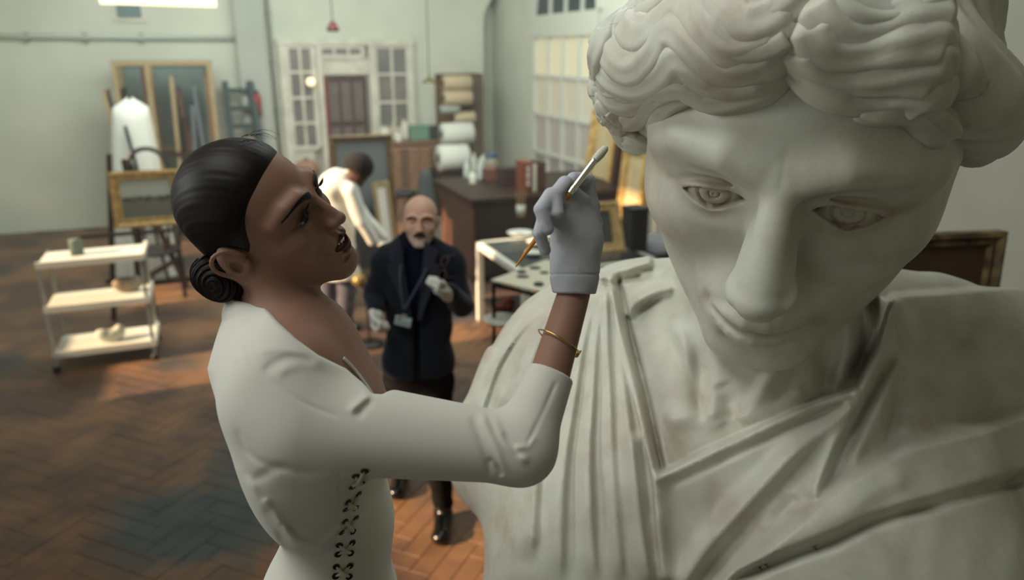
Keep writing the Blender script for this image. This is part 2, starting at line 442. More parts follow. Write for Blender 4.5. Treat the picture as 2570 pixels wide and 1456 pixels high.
    # ears
    if p['ear']:
        ii = near_mask(A, [(1.12, -1.50, -0.35)], 0.75)
        if len(ii):
            B = A[ii]
            # ear frame: helix outline points
            out = [(1.10, -1.20, -0.22), (1.19, -1.26, -0.05), (1.27, -1.45, 0.06), (1.34, -1.68, 0.03), (1.36, -1.82, -0.16), (1.32, -1.80, -0.38), (1.24, -1.64, -0.58), (1.17, -1.45, -0.76), (1.12, -1.30, -0.84)]
            body = ell(B, (1.14, -1.50, -0.28), (0.16, 0.30, 0.40))
            dd = smin(d[ii], body, 0.10)
            oc = catmull(out, 22); q = chain(B, oc, list(np.interp(np.linspace(0, 8, 22), range(9), [0.035, 0.04, 0.043, 0.045, 0.045, 0.043, 0.045, 0.06, 0.075]))); dd = smin(dd, q, 0.04)
            con = ell(B, (1.28, -1.42, -0.40), (0.14, 0.13, 0.17)); dd = smax(dd, -con, 0.06); sc = catmull([(1.30, -1.36, -.02), (1.36, -1.58, -.06), (1.38, -1.70, -.20), (1.35, -1.66, -.40)], 10); dd = smax(dd, -chain(B, sc, [.03]*10), .05)
            anti = catmull([(1.20, -1.38, -0.12), (1.25, -1.52, -0.18), (1.27, -1.57, -0.38), (1.22, -1.48, -0.60)], 10)
            q = chain(B, anti, [0.035]*10); dd = smin(dd, q, 0.05)
            q = chain(B, [(1.13, -1.22, -0.36), (1.18, -1.24, -0.46)], [0.06, 0.06]); dd = smin(dd, q, 0.04)
            d[ii] = dd
    if p['neck'] is not None:
        for a, b, ra, rb in p['neck']: d = smin(d, cone(A if a[0] else Q, a, b, ra, rb), 0.30)
    return d
class Pose:
    """canonical head space -> world (left-handed local frame, so faces are flipped once)"""
    def __init__(s, M, t, sc): s.M = np.asarray(M, float); s.t = np.asarray(t, float); s.s = sc
    def w(s, p): return (np.asarray(p, float)*s.s)@s.M.T+s.t
    def l(s, p): return ((np.asarray(p, float)-s.t)@s.M)/s.s
    def ld(s, v): return np.asarray(v, float)@s.M
# ---------------------------------------------------------------- carved relief: a height map of folds, laid out once over a surface and
# added to its distance function as real geometry
def seg_dist(X, Y, pts):
    """distance, side sign and parameter to a 2-D polyline"""
    best = np.full(X.shape, 1e18); sg = np.zeros(X.shape); par = np.zeros(X.shape); n = len(pts)-1
    for i in range(n):
        ax, ay = pts[i]; bx_, by = pts[i+1]; dx, dy = bx_-ax, by-ay; L = dx*dx+dy*dy+1e-9
        h = np.clip(((X-ax)*dx+(Y-ay)*dy)/L, 0, 1); ex = X-ax-h*dx; ey = Y-ay-h*dy; d = ex*ex+ey*ey
        m = d < best; best = np.where(m, d, best); par = np.where(m, (i+h)/n, par)
        sg = np.where(m, np.sign(dx*ey-dy*ex), sg)
    return np.sqrt(best), sg, par
class Relief:
    def __init__(s, x0, y0, x1, y1, st=2.0):
        s.x0, s.y0, s.st = x0, y0, st; s.X, s.Y = np.meshgrid(np.arange(x0, x1+st, st), np.arange(y0, y1+st, st)); s.H = np.zeros(s.X.shape)
    def _box(s, pts, m):
        p = np.asarray(pts); lo = p.min(0)-m; hi = p.max(0)+m
        i0 = max(0, int((lo[1]-s.y0)/s.st)); i1 = min(s.H.shape[0], int((hi[1]-s.y0)/s.st)+2); j0 = max(0, int((lo[0]-s.x0)/s.st)); j1 = min(s.H.shape[1], int((hi[0]-s.x0)/s.st)+2)
        return slice(i0, max(i0, i1)), slice(j0, max(j0, j1))
    def ridge(s, pts, w, amp, w2=None, taper=0.15, grow=None):
        """fold along pts: w = width on the left-hand side, w2 on the right-hand side of the direction of travel (as seen)"""
        w2 = w if w2 is None else w2; p = catmull(pts, max(8, 6*len(pts)))
        b = s._box(p, 3*max(w, w2)); X, Y = s.X[b], s.Y[b]
        if X.size == 0: return s
        d, sg, t = seg_dist(X, Y, p); ww = np.where(sg < 0, w, w2)
        if grow is not None: ww = ww*(1+(grow-1)*t)
        g = np.exp(-(d/ww)**2)
        ph = (pts[0][0]*7.3+pts[0][1]*3.1+pts[-1][0]) % 6.28; g = g*(0.82+0.18*np.sin(t*5.5+ph)+0.10*np.sin(t*13+ph*2))
        if taper:
            q_ = np.clip(np.minimum(t+0.02, 1-t)/taper, 0, 1); g = g*q_*q_*(3-2*q_)
        s.H[b] += g*amp; return s
    def plate(s, poly, h, soft):
        """raised layer inside a closed outline"""
        p = np.asarray(poly, float); b = s._box(p, soft*2); X, Y = s.X[b], s.Y[b]
        ins = np.zeros(X.shape, bool); q = np.roll(p, -1, 0)
        for (ax, ay), (bx_, by) in zip(p, q):
            c = ((ay > Y) != (by > Y)) & (X < (bx_-ax)*(Y-ay)/(by-ay+1e-9)+ax); ins ^= c
        d, _, _ = seg_dist(X, Y, np.vstack([p, p[:1]])); sd = np.where(ins, d, -d)
        t = np.clip(sd/soft*0.5+0.5, 0, 1); s.H[b] += h*t*t*(3-2*t); return s
    def at(s, px, py):
        u = np.clip((px-s.x0)/s.st, 0, s.H.shape[1]-1.001); v = np.clip((py-s.y0)/s.st, 0, s.H.shape[0]-1.001)
        i = v.astype(np.int32); j = u.astype(np.int32); a = (u-j).astype(f32); b = (v-i).astype(f32); H = s.H.astype(f32)
        return (H[i, j]*(1-a)*(1-b)+H[i, j+1]*a*(1-b)+H[i+1, j]*(1-a)*b+H[i+1, j+1]*a*b)
def pix(Q):
    d = Q-_v(CAM); z = d@_v(FW); z = np.maximum(z, 0.05)
    return 1285+FPX*(d@_v(RT))/z, 728-FPX*(d@_v(UP))/z, z/f32(DK)
def cast(f, pts, t0, t1, lift=0.0, n=70):
    """where the photo rays meet the surface f (or pass it closest); returns points and outward normals"""
    D = np.array([ray(x, y) for x, y in pts]); t = np.full(len(D), t0, float); bt = t.copy(); bd = np.full(len(D), 1e9); done = np.zeros(len(D), bool)
    for _ in range(n):
        d = f((CAM+D*t[:, None]).astype(f32)).astype(float)
        m = (d < bd) & ~done; bd = np.where(m, d, bd); bt = np.where(m, t, bt); done |= d < 8e-4
        t = np.where(done, t, t+np.maximum(d*0.7, 6e-4)); done |= t > t1
    Pp = CAM+D*bt[:, None]; Nn = grad(f, Pp)
    dn = f(Pp.astype(f32)).astype(float)
    Pp = Pp-Nn*np.maximum(dn, 0)[:, None]*0.5
    return Pp+Nn*lift, Nn
# ---------------------------------------------------------------- colour attribute material (skin with lips, eyes ...)
def mat_attr(name, rough=0.5, spec=0.4, bump=0.1, bscale=300.0, sss=0.0, sheen=0.0, attr='tint'):
    m = bpy.data.materials.new(name); m.use_nodes = True; nt = m.node_tree; b = nt.nodes['Principled BSDF']
    a = nt.nodes.new('ShaderNodeAttribute'); a.attribute_name = attr
    nt.links.new(a.outputs['Color'], b.inputs['Base Color']); b.inputs['Roughness'].default_value = rough; b.inputs['Specular IOR Level'].default_value = spec
    if sss:
        b.inputs['Subsurface Weight'].default_value = sss; b.inputs['Subsurface Radius'].default_value = (0.012, 0.005, 0.003); b.inputs['Subsurface Scale'].default_value = 0.5
    if bump:
        tc = nt.nodes.new('ShaderNodeTexCoord'); n2 = nt.nodes.new('ShaderNodeTexNoise'); n2.inputs['Scale'].default_value = bscale
        nt.links.new(tc.outputs['Object'], n2.inputs['Vector']); bm_ = nt.nodes.new('ShaderNodeBump'); bm_.inputs['Strength'].default_value = bump; bm_.inputs['Distance'].default_value = 0.001
        nt.links.new(n2.outputs['Fac'], bm_.inputs['Height']); nt.links.new(bm_.outputs[0], b.inputs['Normal'])
    return m
def set_tint(o, rgb, name='tint'):
    me = o.data; at = me.color_attributes.new(name, 'FLOAT_COLOR', 'POINT'); n = len(me.vertices)
    c = np.ones((n, 4), np.float32); c[:, :3] = rgb; at.data.foreach_set('color', c.ravel())
def face_tint(L, p, skin, lips, white=(0.75, 0.72, 0.68), iris=(0.12, 0.08, 0.05), lid=None, shave=None, gaze=(0.0, 0.0)):
    """colours (linear) of points L in canonical head space"""
    skin = np.array(lin(skin)); c = np.tile(skin, (len(L), 1)); A = L.copy(); A[:, 0] = np.abs(A[:, 0])
    mf, mz = p['mouth']; cx, cf, cz = p['mc']; o = p['open']
    if shave is not None:
        col, w = shave; g = np.clip((-0.78-A[:, 2])*4, 0, 1)*np.clip((A[:, 1]+1.1)*3, 0, 1)
        q, _ = polyd(A.astype(f32), [(0, mf+.05, mz+0.15), (0.34, cf+.15, mz+0.03), (0.40, cf, cz-.3)]); g = np.maximum(g*w, np.exp(-(q/0.11)**2)*0)
        c = c*(1-g[:, None])+np.array(lin(col))*g[:, None]
    def blend(mask, col):
        nonlocal c
        m = np.clip(mask, 0, 1)[:, None]; c = c*(1-m)+np.array(lin(col))*m
    t = np.linspace(0, 1, 6)
    up = [(cx*a, mf*(1-a**1.7)+cf*a**1.7, (mz+p['lipu']*.75+o*.3)*(1-a**2)+cz*a**2) for a in t]
    lo = [(cx*a, (mf-.05-o*.12)*(1-a**1.7)+cf*a**1.7, (mz-p['lipl']*.75-o*.95)*(1-a**2)+cz*a**2) for a in t]
    for ln, r in ((up, p['lipu']), (lo, p['lipl'])):
        q, par = polyd(A.astype(f32), ln); blend((r*1.35*(1-0.55*par)-q)/0.02+0.5, lips)
    if o > 0:
        q = ell(A.astype(f32), (0, (mf+cf)/2-0.15, mz-o*.3), (cx*.85, .36, o*.6)); blend(-q/0.03, (0.16, 0.05, 0.05))
    ez, ef = p['ez'], p['ef']; xx = A[:, 0]-0.5; zz_ = A[:, 2]-ez; w = p.get('ew', 0.255)
    tu = np.clip(1-((xx+0.02)/w)**2, -1, 1); tl = np.clip(1-((xx-0.02)/w)**2, -1, 1)
    opn = np.maximum(zz_-p['lidu']*np.sign(tu)*np.abs(tu)**.75+0.012, -p['lidl']*np.sign(tl)*np.abs(tl)**.9-0.012-zz_)
    fr = (A[:, 1] > ef-0.22) & (np.abs(xx) < 0.4) & (np.abs(zz_) < .4)
    if lid is not None: blend(np.where(fr, 1-np.clip(np.abs(opn)/0.10, 0, 1), 0)*.8, lid)
    blend(np.where(fr, -opn/0.015, 0), white)
    rr = np.hypot(L[:, 0]-np.sign(L[:, 0])*0.5-gaze[0], zz_-gaze[1])
    blend(np.where(fr & (opn < 0), (0.115-rr)/0.012, 0), iris); blend(np.where(fr & (opn < 0), (0.05-rr)/0.01, 0), (0.02, 0.02, 0.02))
    blend(np.where(fr, 1-np.clip(np.abs(opn)/0.018, 0, 1), 0)*(0.8 if lid is not None else 0.35), (0.08, 0.05, 0.05))
    return c
def hand_sdf(Q, wrist, palm, knuckles, fingers, thumb, r=0.0092, pr=0.026):
    """palm body + five bent fingers; all world points"""
    d = cone(Q, wrist, palm, pr, pr*1.02)
    for kx in knuckles: d = smin(d, cone(Q, palm, kx, pr*0.85, r*1.35), 0.016)
    for i, fg in enumerate(fingers):
        n = len(fg); rr = [r*v*(0.88 if i == 3 else 1.0) for v in (1.25, 1.12, 1.0, 0.88)][:n]
        d = smin(d, chain(Q, fg, rr), 0.003)
    d = smin(d, chain(Q, thumb, [r*1.9, r*1.35, r*1.15, r*0.95][:len(thumb)]), 0.010)
    return d
# ---------------------------------------------------------------- the colossal marble statue
def marble_mat():
    m = bpy.data.materials.new('aged_marble'); m.use_nodes = True; nt = m.node_tree; N = nt.nodes.new; L = nt.links.new; b = nt.nodes['Principled BSDF']
    g = N('ShaderNodeNewGeometry')
    def noise(sc, det, off):
        n = N('ShaderNodeTexNoise'); n.inputs['Scale'].default_value = sc; n.inputs['Detail'].default_value = det; n.inputs['Roughness'].default_value = .6
        mp = N('ShaderNodeMapping'); mp.inputs['Location'].default_value = (off, off*.6, off*.3); L(g.outputs['Position'], mp.inputs[0]); L(mp.outputs[0], n.inputs['Vector']); return n.outputs['Fac']
    def ramp(f, stops):
        r = N('ShaderNodeValToRGB'); e = r.color_ramp.elements
        e[0].position, e[0].color = stops[0][0], (*lin(stops[0][1]), 1); e[1].position, e[1].color = stops[-1][0], (*lin(stops[-1][1]), 1)
        for q, c in stops[1:-1]: x = e.new(q); x.color = (*lin(c), 1)
        L(f, r.inputs[0]); return r.outputs[0]
    a = ramp(noise(4.5, 6, 0), [(.34, (.71, .64, .57)), (.47, (.80, .79, .73)), (.62, (.82, .83, .77))])
    c = ramp(noise(13, 5, 3), [(.28, (.72, .66, .60)), (.50, (.82, .81, .76)), (.7, (.84, .85, .80))])
    x = N('ShaderNodeMix'); x.data_type = 'RGBA'; x.inputs[0].default_value = .5; L(a, x.inputs[6]); L(c, x.inputs[7])
    sp = ramp(noise(170, 2, 7), [(.28, (.62, .56, .50)), (.36, (1, 1, 1))]); y = N('ShaderNodeMix'); y.data_type = 'RGBA'; y.blend_type = 'MULTIPLY'; y.inputs[0].default_value = .12; L(x.outputs[2], y.inputs[6]); L(sp, y.inputs[7])
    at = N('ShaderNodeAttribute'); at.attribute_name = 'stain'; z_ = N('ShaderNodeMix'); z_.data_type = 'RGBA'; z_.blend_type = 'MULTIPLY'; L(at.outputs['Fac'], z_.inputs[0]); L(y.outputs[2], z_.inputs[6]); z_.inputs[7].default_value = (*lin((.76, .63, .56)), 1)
    L(z_.outputs[2], b.inputs['Base Color']); b.inputs['Roughness'].default_value = .42; b.inputs['Specular IOR Level'].default_value = .35
    b.inputs['Subsurface Weight'].default_value = .12; b.inputs['Subsurface Radius'].default_value = (.02, .016, .012); b.inputs['Subsurface Scale'].default_value = .4
    bp = N('ShaderNodeBump'); bp.inputs['Strength'].default_value = .22; bp.inputs['Distance'].default_value = .003; L(noise(75, 5, 2), bp.inputs['Height']); L(bp.outputs[0], b.inputs['Normal'])
    return m
M_MARBLE = marble_mat()
SP = Pose([[0.9196, -0.3793, -0.102], [-0.3841, -0.8142, -0.4354], [-0.0821, -0.4396, 0.8945]], [0.3965, 1.1042, 2.2583], 0.19)
SH = dict(HEAD); SH.update(ez=-0.13, ef=0.08, nb=(0.30, 0.02), nt=(0.83, -0.655), nw=1.14, mouth=(0.51, -1.175), mc=(0.41, 0.27, -1.13), chin=(0.30, -1.70), lipu=0.085, lipl=0.12,
          fw=1.08, jaw=1.15, ear=False, eyes='carved', lidu=0.085, lidl=0.10, neck=None, skull=1.04, socket=0.0,
          oval=((0, -0.80, -0.30), (1.24, 0.98, 1.60)), bone=0.22, nk=0.08, mid=((0, -0.62, -1.08), (0.92, 0.72, 0.72)), crease=0.5, cg=0.050, sink=0.012, ala=.80, mg=.085)
def statue_sdf(Q): return head_sdf(Q, SH)
_hs = statue_sdf
def statue_sdf(Q):
    d = _hs(Q); A = Q.copy(); A[:, 0] = np.abs(A[:, 0])
    # crisp crease round the nostril wing and fold beside the mouth
    i = near_mask(A, [(0.34, .42, -.70)], .36)
    if len(i):
        q, t = polyd(A[i], catmull([(0.30, .50, -.50), (0.40, .42, -.62), (0.42, .36, -.76), (0.33, .40, -.88)], 8))
        d[i] += (np.exp(-(q/.035)**2)*.016*np.clip(np.minimum(t, 1-t)*4, 0, 1)).astype(f32)
    return d
V, Fq = sdf_mesh(statue_sdf, (-1.5, -3.0, -2.3), (1.5, 1.15, 1.95), 0.016)
statue = thing('statue', 'colossal aged white marble statue of a draped woman looking down', 'statue', (0.45, 1.9, 0))
def kid(o, par):
    o.parent = par; o.matrix_parent_inverse = Matrix.Translation(par.location).inverted(); return o
VC = V
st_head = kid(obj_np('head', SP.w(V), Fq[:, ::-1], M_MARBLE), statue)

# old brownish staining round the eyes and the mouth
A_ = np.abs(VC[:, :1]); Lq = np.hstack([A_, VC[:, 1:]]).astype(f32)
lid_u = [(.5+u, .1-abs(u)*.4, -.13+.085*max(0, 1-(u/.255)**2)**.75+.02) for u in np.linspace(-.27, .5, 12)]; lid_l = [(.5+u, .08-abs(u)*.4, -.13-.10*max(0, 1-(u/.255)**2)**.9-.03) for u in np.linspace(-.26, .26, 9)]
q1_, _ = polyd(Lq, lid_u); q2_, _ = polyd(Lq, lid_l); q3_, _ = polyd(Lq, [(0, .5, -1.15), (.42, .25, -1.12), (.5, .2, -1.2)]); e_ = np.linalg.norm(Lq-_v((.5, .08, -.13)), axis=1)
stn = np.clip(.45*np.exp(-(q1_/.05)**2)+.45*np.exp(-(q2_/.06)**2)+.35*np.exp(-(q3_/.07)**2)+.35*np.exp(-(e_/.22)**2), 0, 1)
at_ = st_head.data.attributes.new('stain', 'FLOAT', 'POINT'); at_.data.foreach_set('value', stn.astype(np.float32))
# hair: a carved cap with thick waved locks laid over it
def hair_sdf(Q, waves=True):
    A = Q.copy(); A[:, 0] = np.abs(A[:, 0])
    d = ell(Q, (0, -1.45, 0.55), (1.32, 1.62, 1.45))
    roll = chain(A, [(0.0, 0.02, 1.36), (0.45, -0.02, 1.22), (0.85, -0.22, 0.95), (1.18, -0.55, 0.60), (1.36, -0.85, 0.25), (1.38, -1.20, -0.10), (1.25, -1.6, -0.3)], [0.16, 0.20, 0.24, 0.27, 0.27, 0.25, 0.2])
    d = smin(d, roll, 0.35)
    if not waves: return d
    ax_ = A[:, 0]; ph = Q[:, 1]*1.0+Q[:, 2]*0.35+0.16*np.sin(ax_*5.5+Q[:, 1]*1.5)
    wv = np.abs(np.sin(ph*6.5))**0.7*0.085+0.012*np.sin(ph*41)
    part = np.exp(-(ax_/0.07)**2)*0.06
    return (d+0.075-wv*np.clip(ax_*4, 0.2, 1)+part).astype(f32)
V, Fq = sdf_mesh(hair_sdf, (-1.9, -3.3, -1.2), (1.9, 0.5, 2.3), 0.028, safe=1.6)
hair = kid(obj_np('hair', SP.w(V), Fq[:, ::-1], M_MARBLE), statue)
def hair_w(Q): return hair_sdf(((Q-_v(SP.t))@_v(SP.M)/f32(SP.s)).astype(f32), False)*f32(SP.s)
def zz(pts): return [(x/2.08+1460, y/2.08) for x, y in pts]
LOCKS = [
 ([(1120, 340), (1000, 400), (850, 450), (700, 468), (620, 430), (540, 400), (450, 420), (380, 480), (330, 550), (270, 600), (200, 590), (140, 560), (90, 500), (65, 420)], .105),
 ([(1130, 270), (1000, 335), (870, 372), (760, 380), (680, 345), (600, 300), (540, 300), (480, 355), (420, 400), (330, 430), (230, 415), (160, 350), (115, 270), (100, 180), (130, 90), (170, 0)], .125),
 ([(1150, 180), (1050, 230), (900, 285), (770, 300), (680, 250), (600, 200), (540, 170), (470, 190), (420, 270), (350, 330), (280, 340), (215, 280), (200, 180), (220, 80), (270, -20)], .125),
 ([(1165, 90), (1050, 160), (900, 215), (780, 220), (700, 150), (640, 90), (570, 60), (500, 90), (440, 150), (380, 200), (310, 190), (280, 110), (300, 20), (340, -60)], .12),
 ([(1180, 10), (1080, 75), (950, 130), (850, 130), (760, 60), (700, 0), (620, -50), (540, -40), (470, 30), (400, 60), (360, 0), (370, -80)], .12),
 ([(1190, -60), (1080, 0), (960, 50), (860, 30), (790, -40), (720, -110)], .12),
 ([(700, 486), (600, 470), (520, 470), (450, 525), (420, 590), (380, 650), (330, 680), (260, 660), (200, 640), (130, 610), (85, 550)], .085),
 ([(540, 520), (490, 600), (420, 660), (350, 700), (290, 760), (230, 760), (185, 690), (170, 630)], .085),
 ([(350, 700), (300, 790), (240, 810), (190, 780), (155, 700), (150, 650)], .08),
 ([(110, 130), (70, 220), (55, 310), (60, 370), (90, 330)], .075),
 ([(90, 380), (55, 440), (60, 500), (90, 480)], .07),
 ([(180, 560), (110, 600), (100, 640), (150, 650), (200, 600)], .07),
 ([(400, 440), (300, 480), (220, 500), (150, 470), (100, 400), (80, 350)], .10),
 ([(1190, 40), (1230, 150), (1320, 220), (1450, 240), (1560, 235), (1680, 220), (1800, 230), (1900, 300)], .13),
 ([(1170, 130), (1210, 240), (1300, 320), (1420, 360), (1550, 360), (1680, 340), (1800, 350), (1900, 420)], .13),
 ([(1165, 220), (1225, 340), (1330, 430), (1450, 470), (1590, 470), (1700, 450), (1800, 470), (1880, 540)], .12),
 ([(1230, -30), (1300, 70), (1420, 130), (1560, 140), (1680, 110), (1800, 120), (1900, 180)], .13),
 ([(1330, -60), (1440, 20), (1580, 50), (1690, 10), (1800, 0)], .13),
 ([(1420, 500), (1520, 520), (1640, 530), (1750, 560), (1830, 640), (1850, 740)], .10),
]
parts = []
rnd = random.Random(3)
for pts, r in LOCKS:
    n = max(40, 9*len(pts)); c2 = catmull(zz(pts), n)
    C, Nn = cast(hair_w, c2, 0.7, 2.2, lift=0.004)
    for _ in range(3):
        C[1:-1] = (C[:-2]+2*C[1:-1]+C[2:])/4; Nn[1:-1] = (Nn[:-2]+2*Nn[1:-1]+Nn[2:])/4
    t = np.linspace(0, 1, n); prof = np.clip(np.minimum(t/0.10, (1-t)/0.16), 0, 1)**0.6*0.85+0.15
    rr = r*1.30*SP.s*prof*(1+0.12*np.sin(t*9+r*50))
    parts.append(tube_np(C, rr*1.25, rr*0.95, seg=36, nrm=Nn, stri=9, samp=0.045, phase=rnd.random()*3, twist=rnd.uniform(-1.2, 1.2)))
    # a thinner strand riding on the flank of each lock
    if rnd.random() < .55: continue
    off = rnd.choice([-1, 1]); T, S, N_ = frames(C, Nn); C3 = C+S*(off*rr*0.75)[:, None]+N_*(rr*0.35)[:, None]
    a, b = int(n*.12), int(n*.88)
    parts.append(tube_np(C3[a:b], rr[a:b]*0.55, rr[a:b]*0.5, seg=20, nrm=Nn[a:b], stri=5, samp=0.06))
V, Fq = join_np(parts)
kid(obj_poly('hair_locks', V, Fq, M_MARBLE), statue)

# body and drapery
RB = Relief(1080, 560, 2760, 1700, 2.0)
RD = lambda pts, w, a, w2=None, **k: RB.ridge(pts, w, a, w2, **k)
# cloth layers standing proud of the skin
RB.plate([(1500, 690), (1545, 690), (1580, 860), (1612, 985), (1640, 1120), (1655, 1192), (1800, 1120), (1950, 1050), (2060, 1002), (2150, 972), (2200, 850), (2240, 740), (2800, 700), (2800, 1720), (1080, 1720), (1080, 600), (1400, 600)], 0.030, 9)
RB.plate([(1790, 1470), (1905, 1388), (2030, 1272), (2110, 1208), (2260, 1118), (2480, 1060), (2800, 960), (2800, 1130), (2260, 1285), (2180, 1312), (2100, 1350), (1960, 1402), (1850, 1440), (1800, 1500)], 0.040, 26)
RB.plate([(1830, 1470), (1960, 1412), (2100, 1360), (2180, 1322), (2260, 1297), (2800, 1150), (2800, 1720), (1780, 1720)], 0.030, 16)
# hem of the neckline
RD([(1650, 1200), (1800, 1130), (1950, 1062), (2060, 1015), (2160, 980)], 9, .010, 14, taper=.03)
RD([(1665, 1228), (1800, 1165), (1920, 1105), (2070, 1032), (2160, 992)], 8, -.008, 8)
RD([(1535, 700), (1562, 850), (1594, 985), (1622, 1110), (1642, 1200), (1652, 1330), (1668, 1470)], 26, .020, 8, taper=.03)
RD([(1550, 700), (1588, 860), (1620, 985), (1648, 1110), (1664, 1185)], 7, -.030, 16, taper=.04)
# fan of folds falling from the left shoulder
for pts, w, a, w2 in [
 ([(1530, 700), (1548, 850), (1570, 1000), (1588, 1150), (1603, 1300), (1630, 1490)], 9, .020, 26),
 ([(1520, 702), (1522, 850), (1530, 1000), (1535, 1150), (1545, 1300), (1562, 1490)], 9, .020, 26),
 ([(1510, 706), (1494, 850), (1486, 1000), (1478, 1150), (1482, 1300), (1495, 1490)], 9, .022, 28),
 ([(1500, 712), (1464, 850), (1440, 1000), (1418, 1150), (1408, 1300), (1405, 1490)], 10, .024, 34),
 ([(1492, 718), (1432, 840), (1388, 980), (1352, 1120), (1338, 1260), (1330, 1420)], 12, .022, 36),
 ([(1600, 1080), (1610, 1200), (1625, 1330), (1640, 1490)], 10, .014, 20),
 ([(1420, 1100), (1440, 1300), (1445, 1560)], 30, -.012, 30),
 ([(1505, 1150), (1510, 1330), (1520, 1490)], 16, -.014, 20)]:
    RD(pts, w, a, w2, taper=.10 if a > 0 else .45, grow=1.5)
# sleeve folds over the upper arm
for k in range(6):
    u = k/5.0
    RD([(1474-62*u, 712+24*u), (1425-108*u, 790+27*u), (1392-138*u, 880+24*u), (1374-156*u, 985+12*u), (1360-172*u, 1095-8*u), (1345-176*u, 1210-42*u)], 11+4*math.sin(k*2.1), .017+.005*math.sin(k*1.7), 24, taper=.22, grow=1.5)
RD([(1150, 1040), (1190, 1000), (1215, 900), (1235, 860)], 18, .014)
# rolled edge of the drape on the left shoulder
RD([(1500, 700), (1530, 686), (1580, 672), (1640, 655)], 12, .022, 10, taper=.05)
RD([(1515, 720), (1560, 705), (1620, 690)], 7, -.014, 7)
# skin: collar bones, throat hollow, neck tendons
RD([(1575, 850), (1600, 795), (1640, 762), (1700, 742)], 18, -.018, 12, taper=.35)
RD([(1570, 800), (1590, 765), (1640, 735), (1700, 720)], 14, .016, 14)
RD([(1690, 800), (1730, 900), (1768, 1000), (1790, 1060)], 22, .014, 16)
RD([(1735, 860), (1756, 950), (1762, 1030), (1750, 1070)], 24, -.024, 22, taper=.4)
RD([(1660, 1060), (1730, 1045), (1790, 1050), (1815, 1075)], 24, .010, 26)
RD([(1960, 900), (1920, 970), (1880, 1030), (1850, 1060)], 26, .014, 22)
RD([(1810, 960), (1830, 1010), (1845, 1050)], 24, -.012, 24)
RD([(1870, 1060), (1950, 1030), (2040, 985)], 26, .010, 26)
RD([(2040, 800), (2070, 930), (2075, 1010)], 34, -.016, 26, taper=.4)
RD([(2180, 740), (2195, 800), (2180, 880), (2120, 960)], 20, -.03, 26)
RD([(2110, 760), (2130, 860), (2110, 940), (2080, 985)], 18, .016, 20)
# crossing folds of the front drape
RD([(1700, 1490), (1780, 1375), (1880, 1262), (1985, 1150), (2080, 1070), (2150, 1008)], 34, .022, 14, taper=.05)
RD([(1730, 1490), (1815, 1385), (1915, 1275), (2015, 1165), (2100, 1085)], 12, -.012, 26)
RD([(2040, 1255), (2085, 1130), (2130, 1050), (2180, 950), (2225, 830), (2250, 745)], 28, .024, 12, taper=.05)
RD([(2070, 1240), (2115, 1140), (2160, 1050), (2210, 950), (2250, 860)], 12, -.018, 20)
RD([(2130, 1190), (2170, 1090), (2215, 1000), (2270, 900)], 24, .016, 20)
RD([(2225, 1160), (2240, 1040), (2268, 900)], 18, -.020, 24, taper=.4)
RD([(1770, 1470), (1860, 1400), (1960, 1330), (2010, 1270)], 16, .010, 20)
RD([(1900, 1330), (1960, 1290), (2000, 1240)], 20, -.008, 20)
RD([(1830, 1460), (1955, 1408), (2100, 1356), (2180, 1318), (2260, 1292), (2400, 1262)], 14, -.022, 14, taper=.15)
RD([(1850, 1430), (1960, 1370), (2080, 1310), (2200, 1230), (2300, 1180)], 40, .010, 30)
RD([(1640, 1280), (1720, 1330), (1800, 1330)], 50, .006, 50)
nx = RB.X/60.0; ny = RB.Y/60.0
RB.H += 0.0022*(np.sin(nx*1.3+ny*.5)*np.sin(ny*.9-nx*.4+1)+.6*np.sin(nx*2.9-ny*1.1+2)*np.sin(ny*1.7+nx*.8))
for _ in range(3):
    H = RB.H; H[1:-1, 1:-1] = (H[:-2, 1:-1]+H[2:, 1:-1]+H[1:-1, :-2]+H[1:-1, 2:]+2*H[1:-1, 1:-1])/6
HB = SP.w([0, -1.25, -0.9])
def body_base(Q):
    d = ell(Q, P(1850, 1600, 2.02), (0.50, 0.47, 0.66))
    yoke = chain(Q, [P(1512, 918, 2.0), P(1620, 868, 2.0), P(1900, 900, 2.0), P(2300, 900, 2.0), P(2480, 1000, 2.0)], [0.19, 0.20, 0.24, 0.20, 0.19])
    d = smin(d, yoke, 0.20)
    d = smin(d, ell(Q, P(1760, 1180, 1.86), (0.36, 0.24, 0.26)), 0.22)
    arm = cone(Q, P(1436, 978, 2.0), P(1300, 1140, 1.98), 0.168, 0.13)
    d = smin(d, arm, 0.06)
    d = smin(d, cone(Q, P(2460, 960, 2.0), P(2560, 1300, 1.95), 0.18, 0.14), 0.08)
    d = smin(d, cone(Q, HB, P(1880, 1030, 1.84), 0.165, 0.19), 0.12)
    d = smin(d, ell(Q, P(1525, 1560, 1.80), (0.225, 0.26, 0.42)), 0.10)
    d = smin(d, ell(Q, P(2080, 1480, 1.72), (0.26, 0.22, 0.26)), 0.15)
    return d
RH = RB
def body_sdf(Q):
    d = body_base(Q); i = np.nonzero(np.abs(d) < 0.12)[0]
    if len(i):
        px, py, z = pix(Q[i]); d[i] -= RH.at(px, py)*np.clip((2.15-z)*6, 0, 1).astype(f32)
    return d
V, Fq = sdf_mesh(body_sdf, (-0.32, 0.85, 0.95), (1.35, 2.25, 2.35), 0.005, safe=1.9)
print('body', len(V))
st_body = kid(obj_np('body_drapery', V, Fq, M_MARBLE), statue)
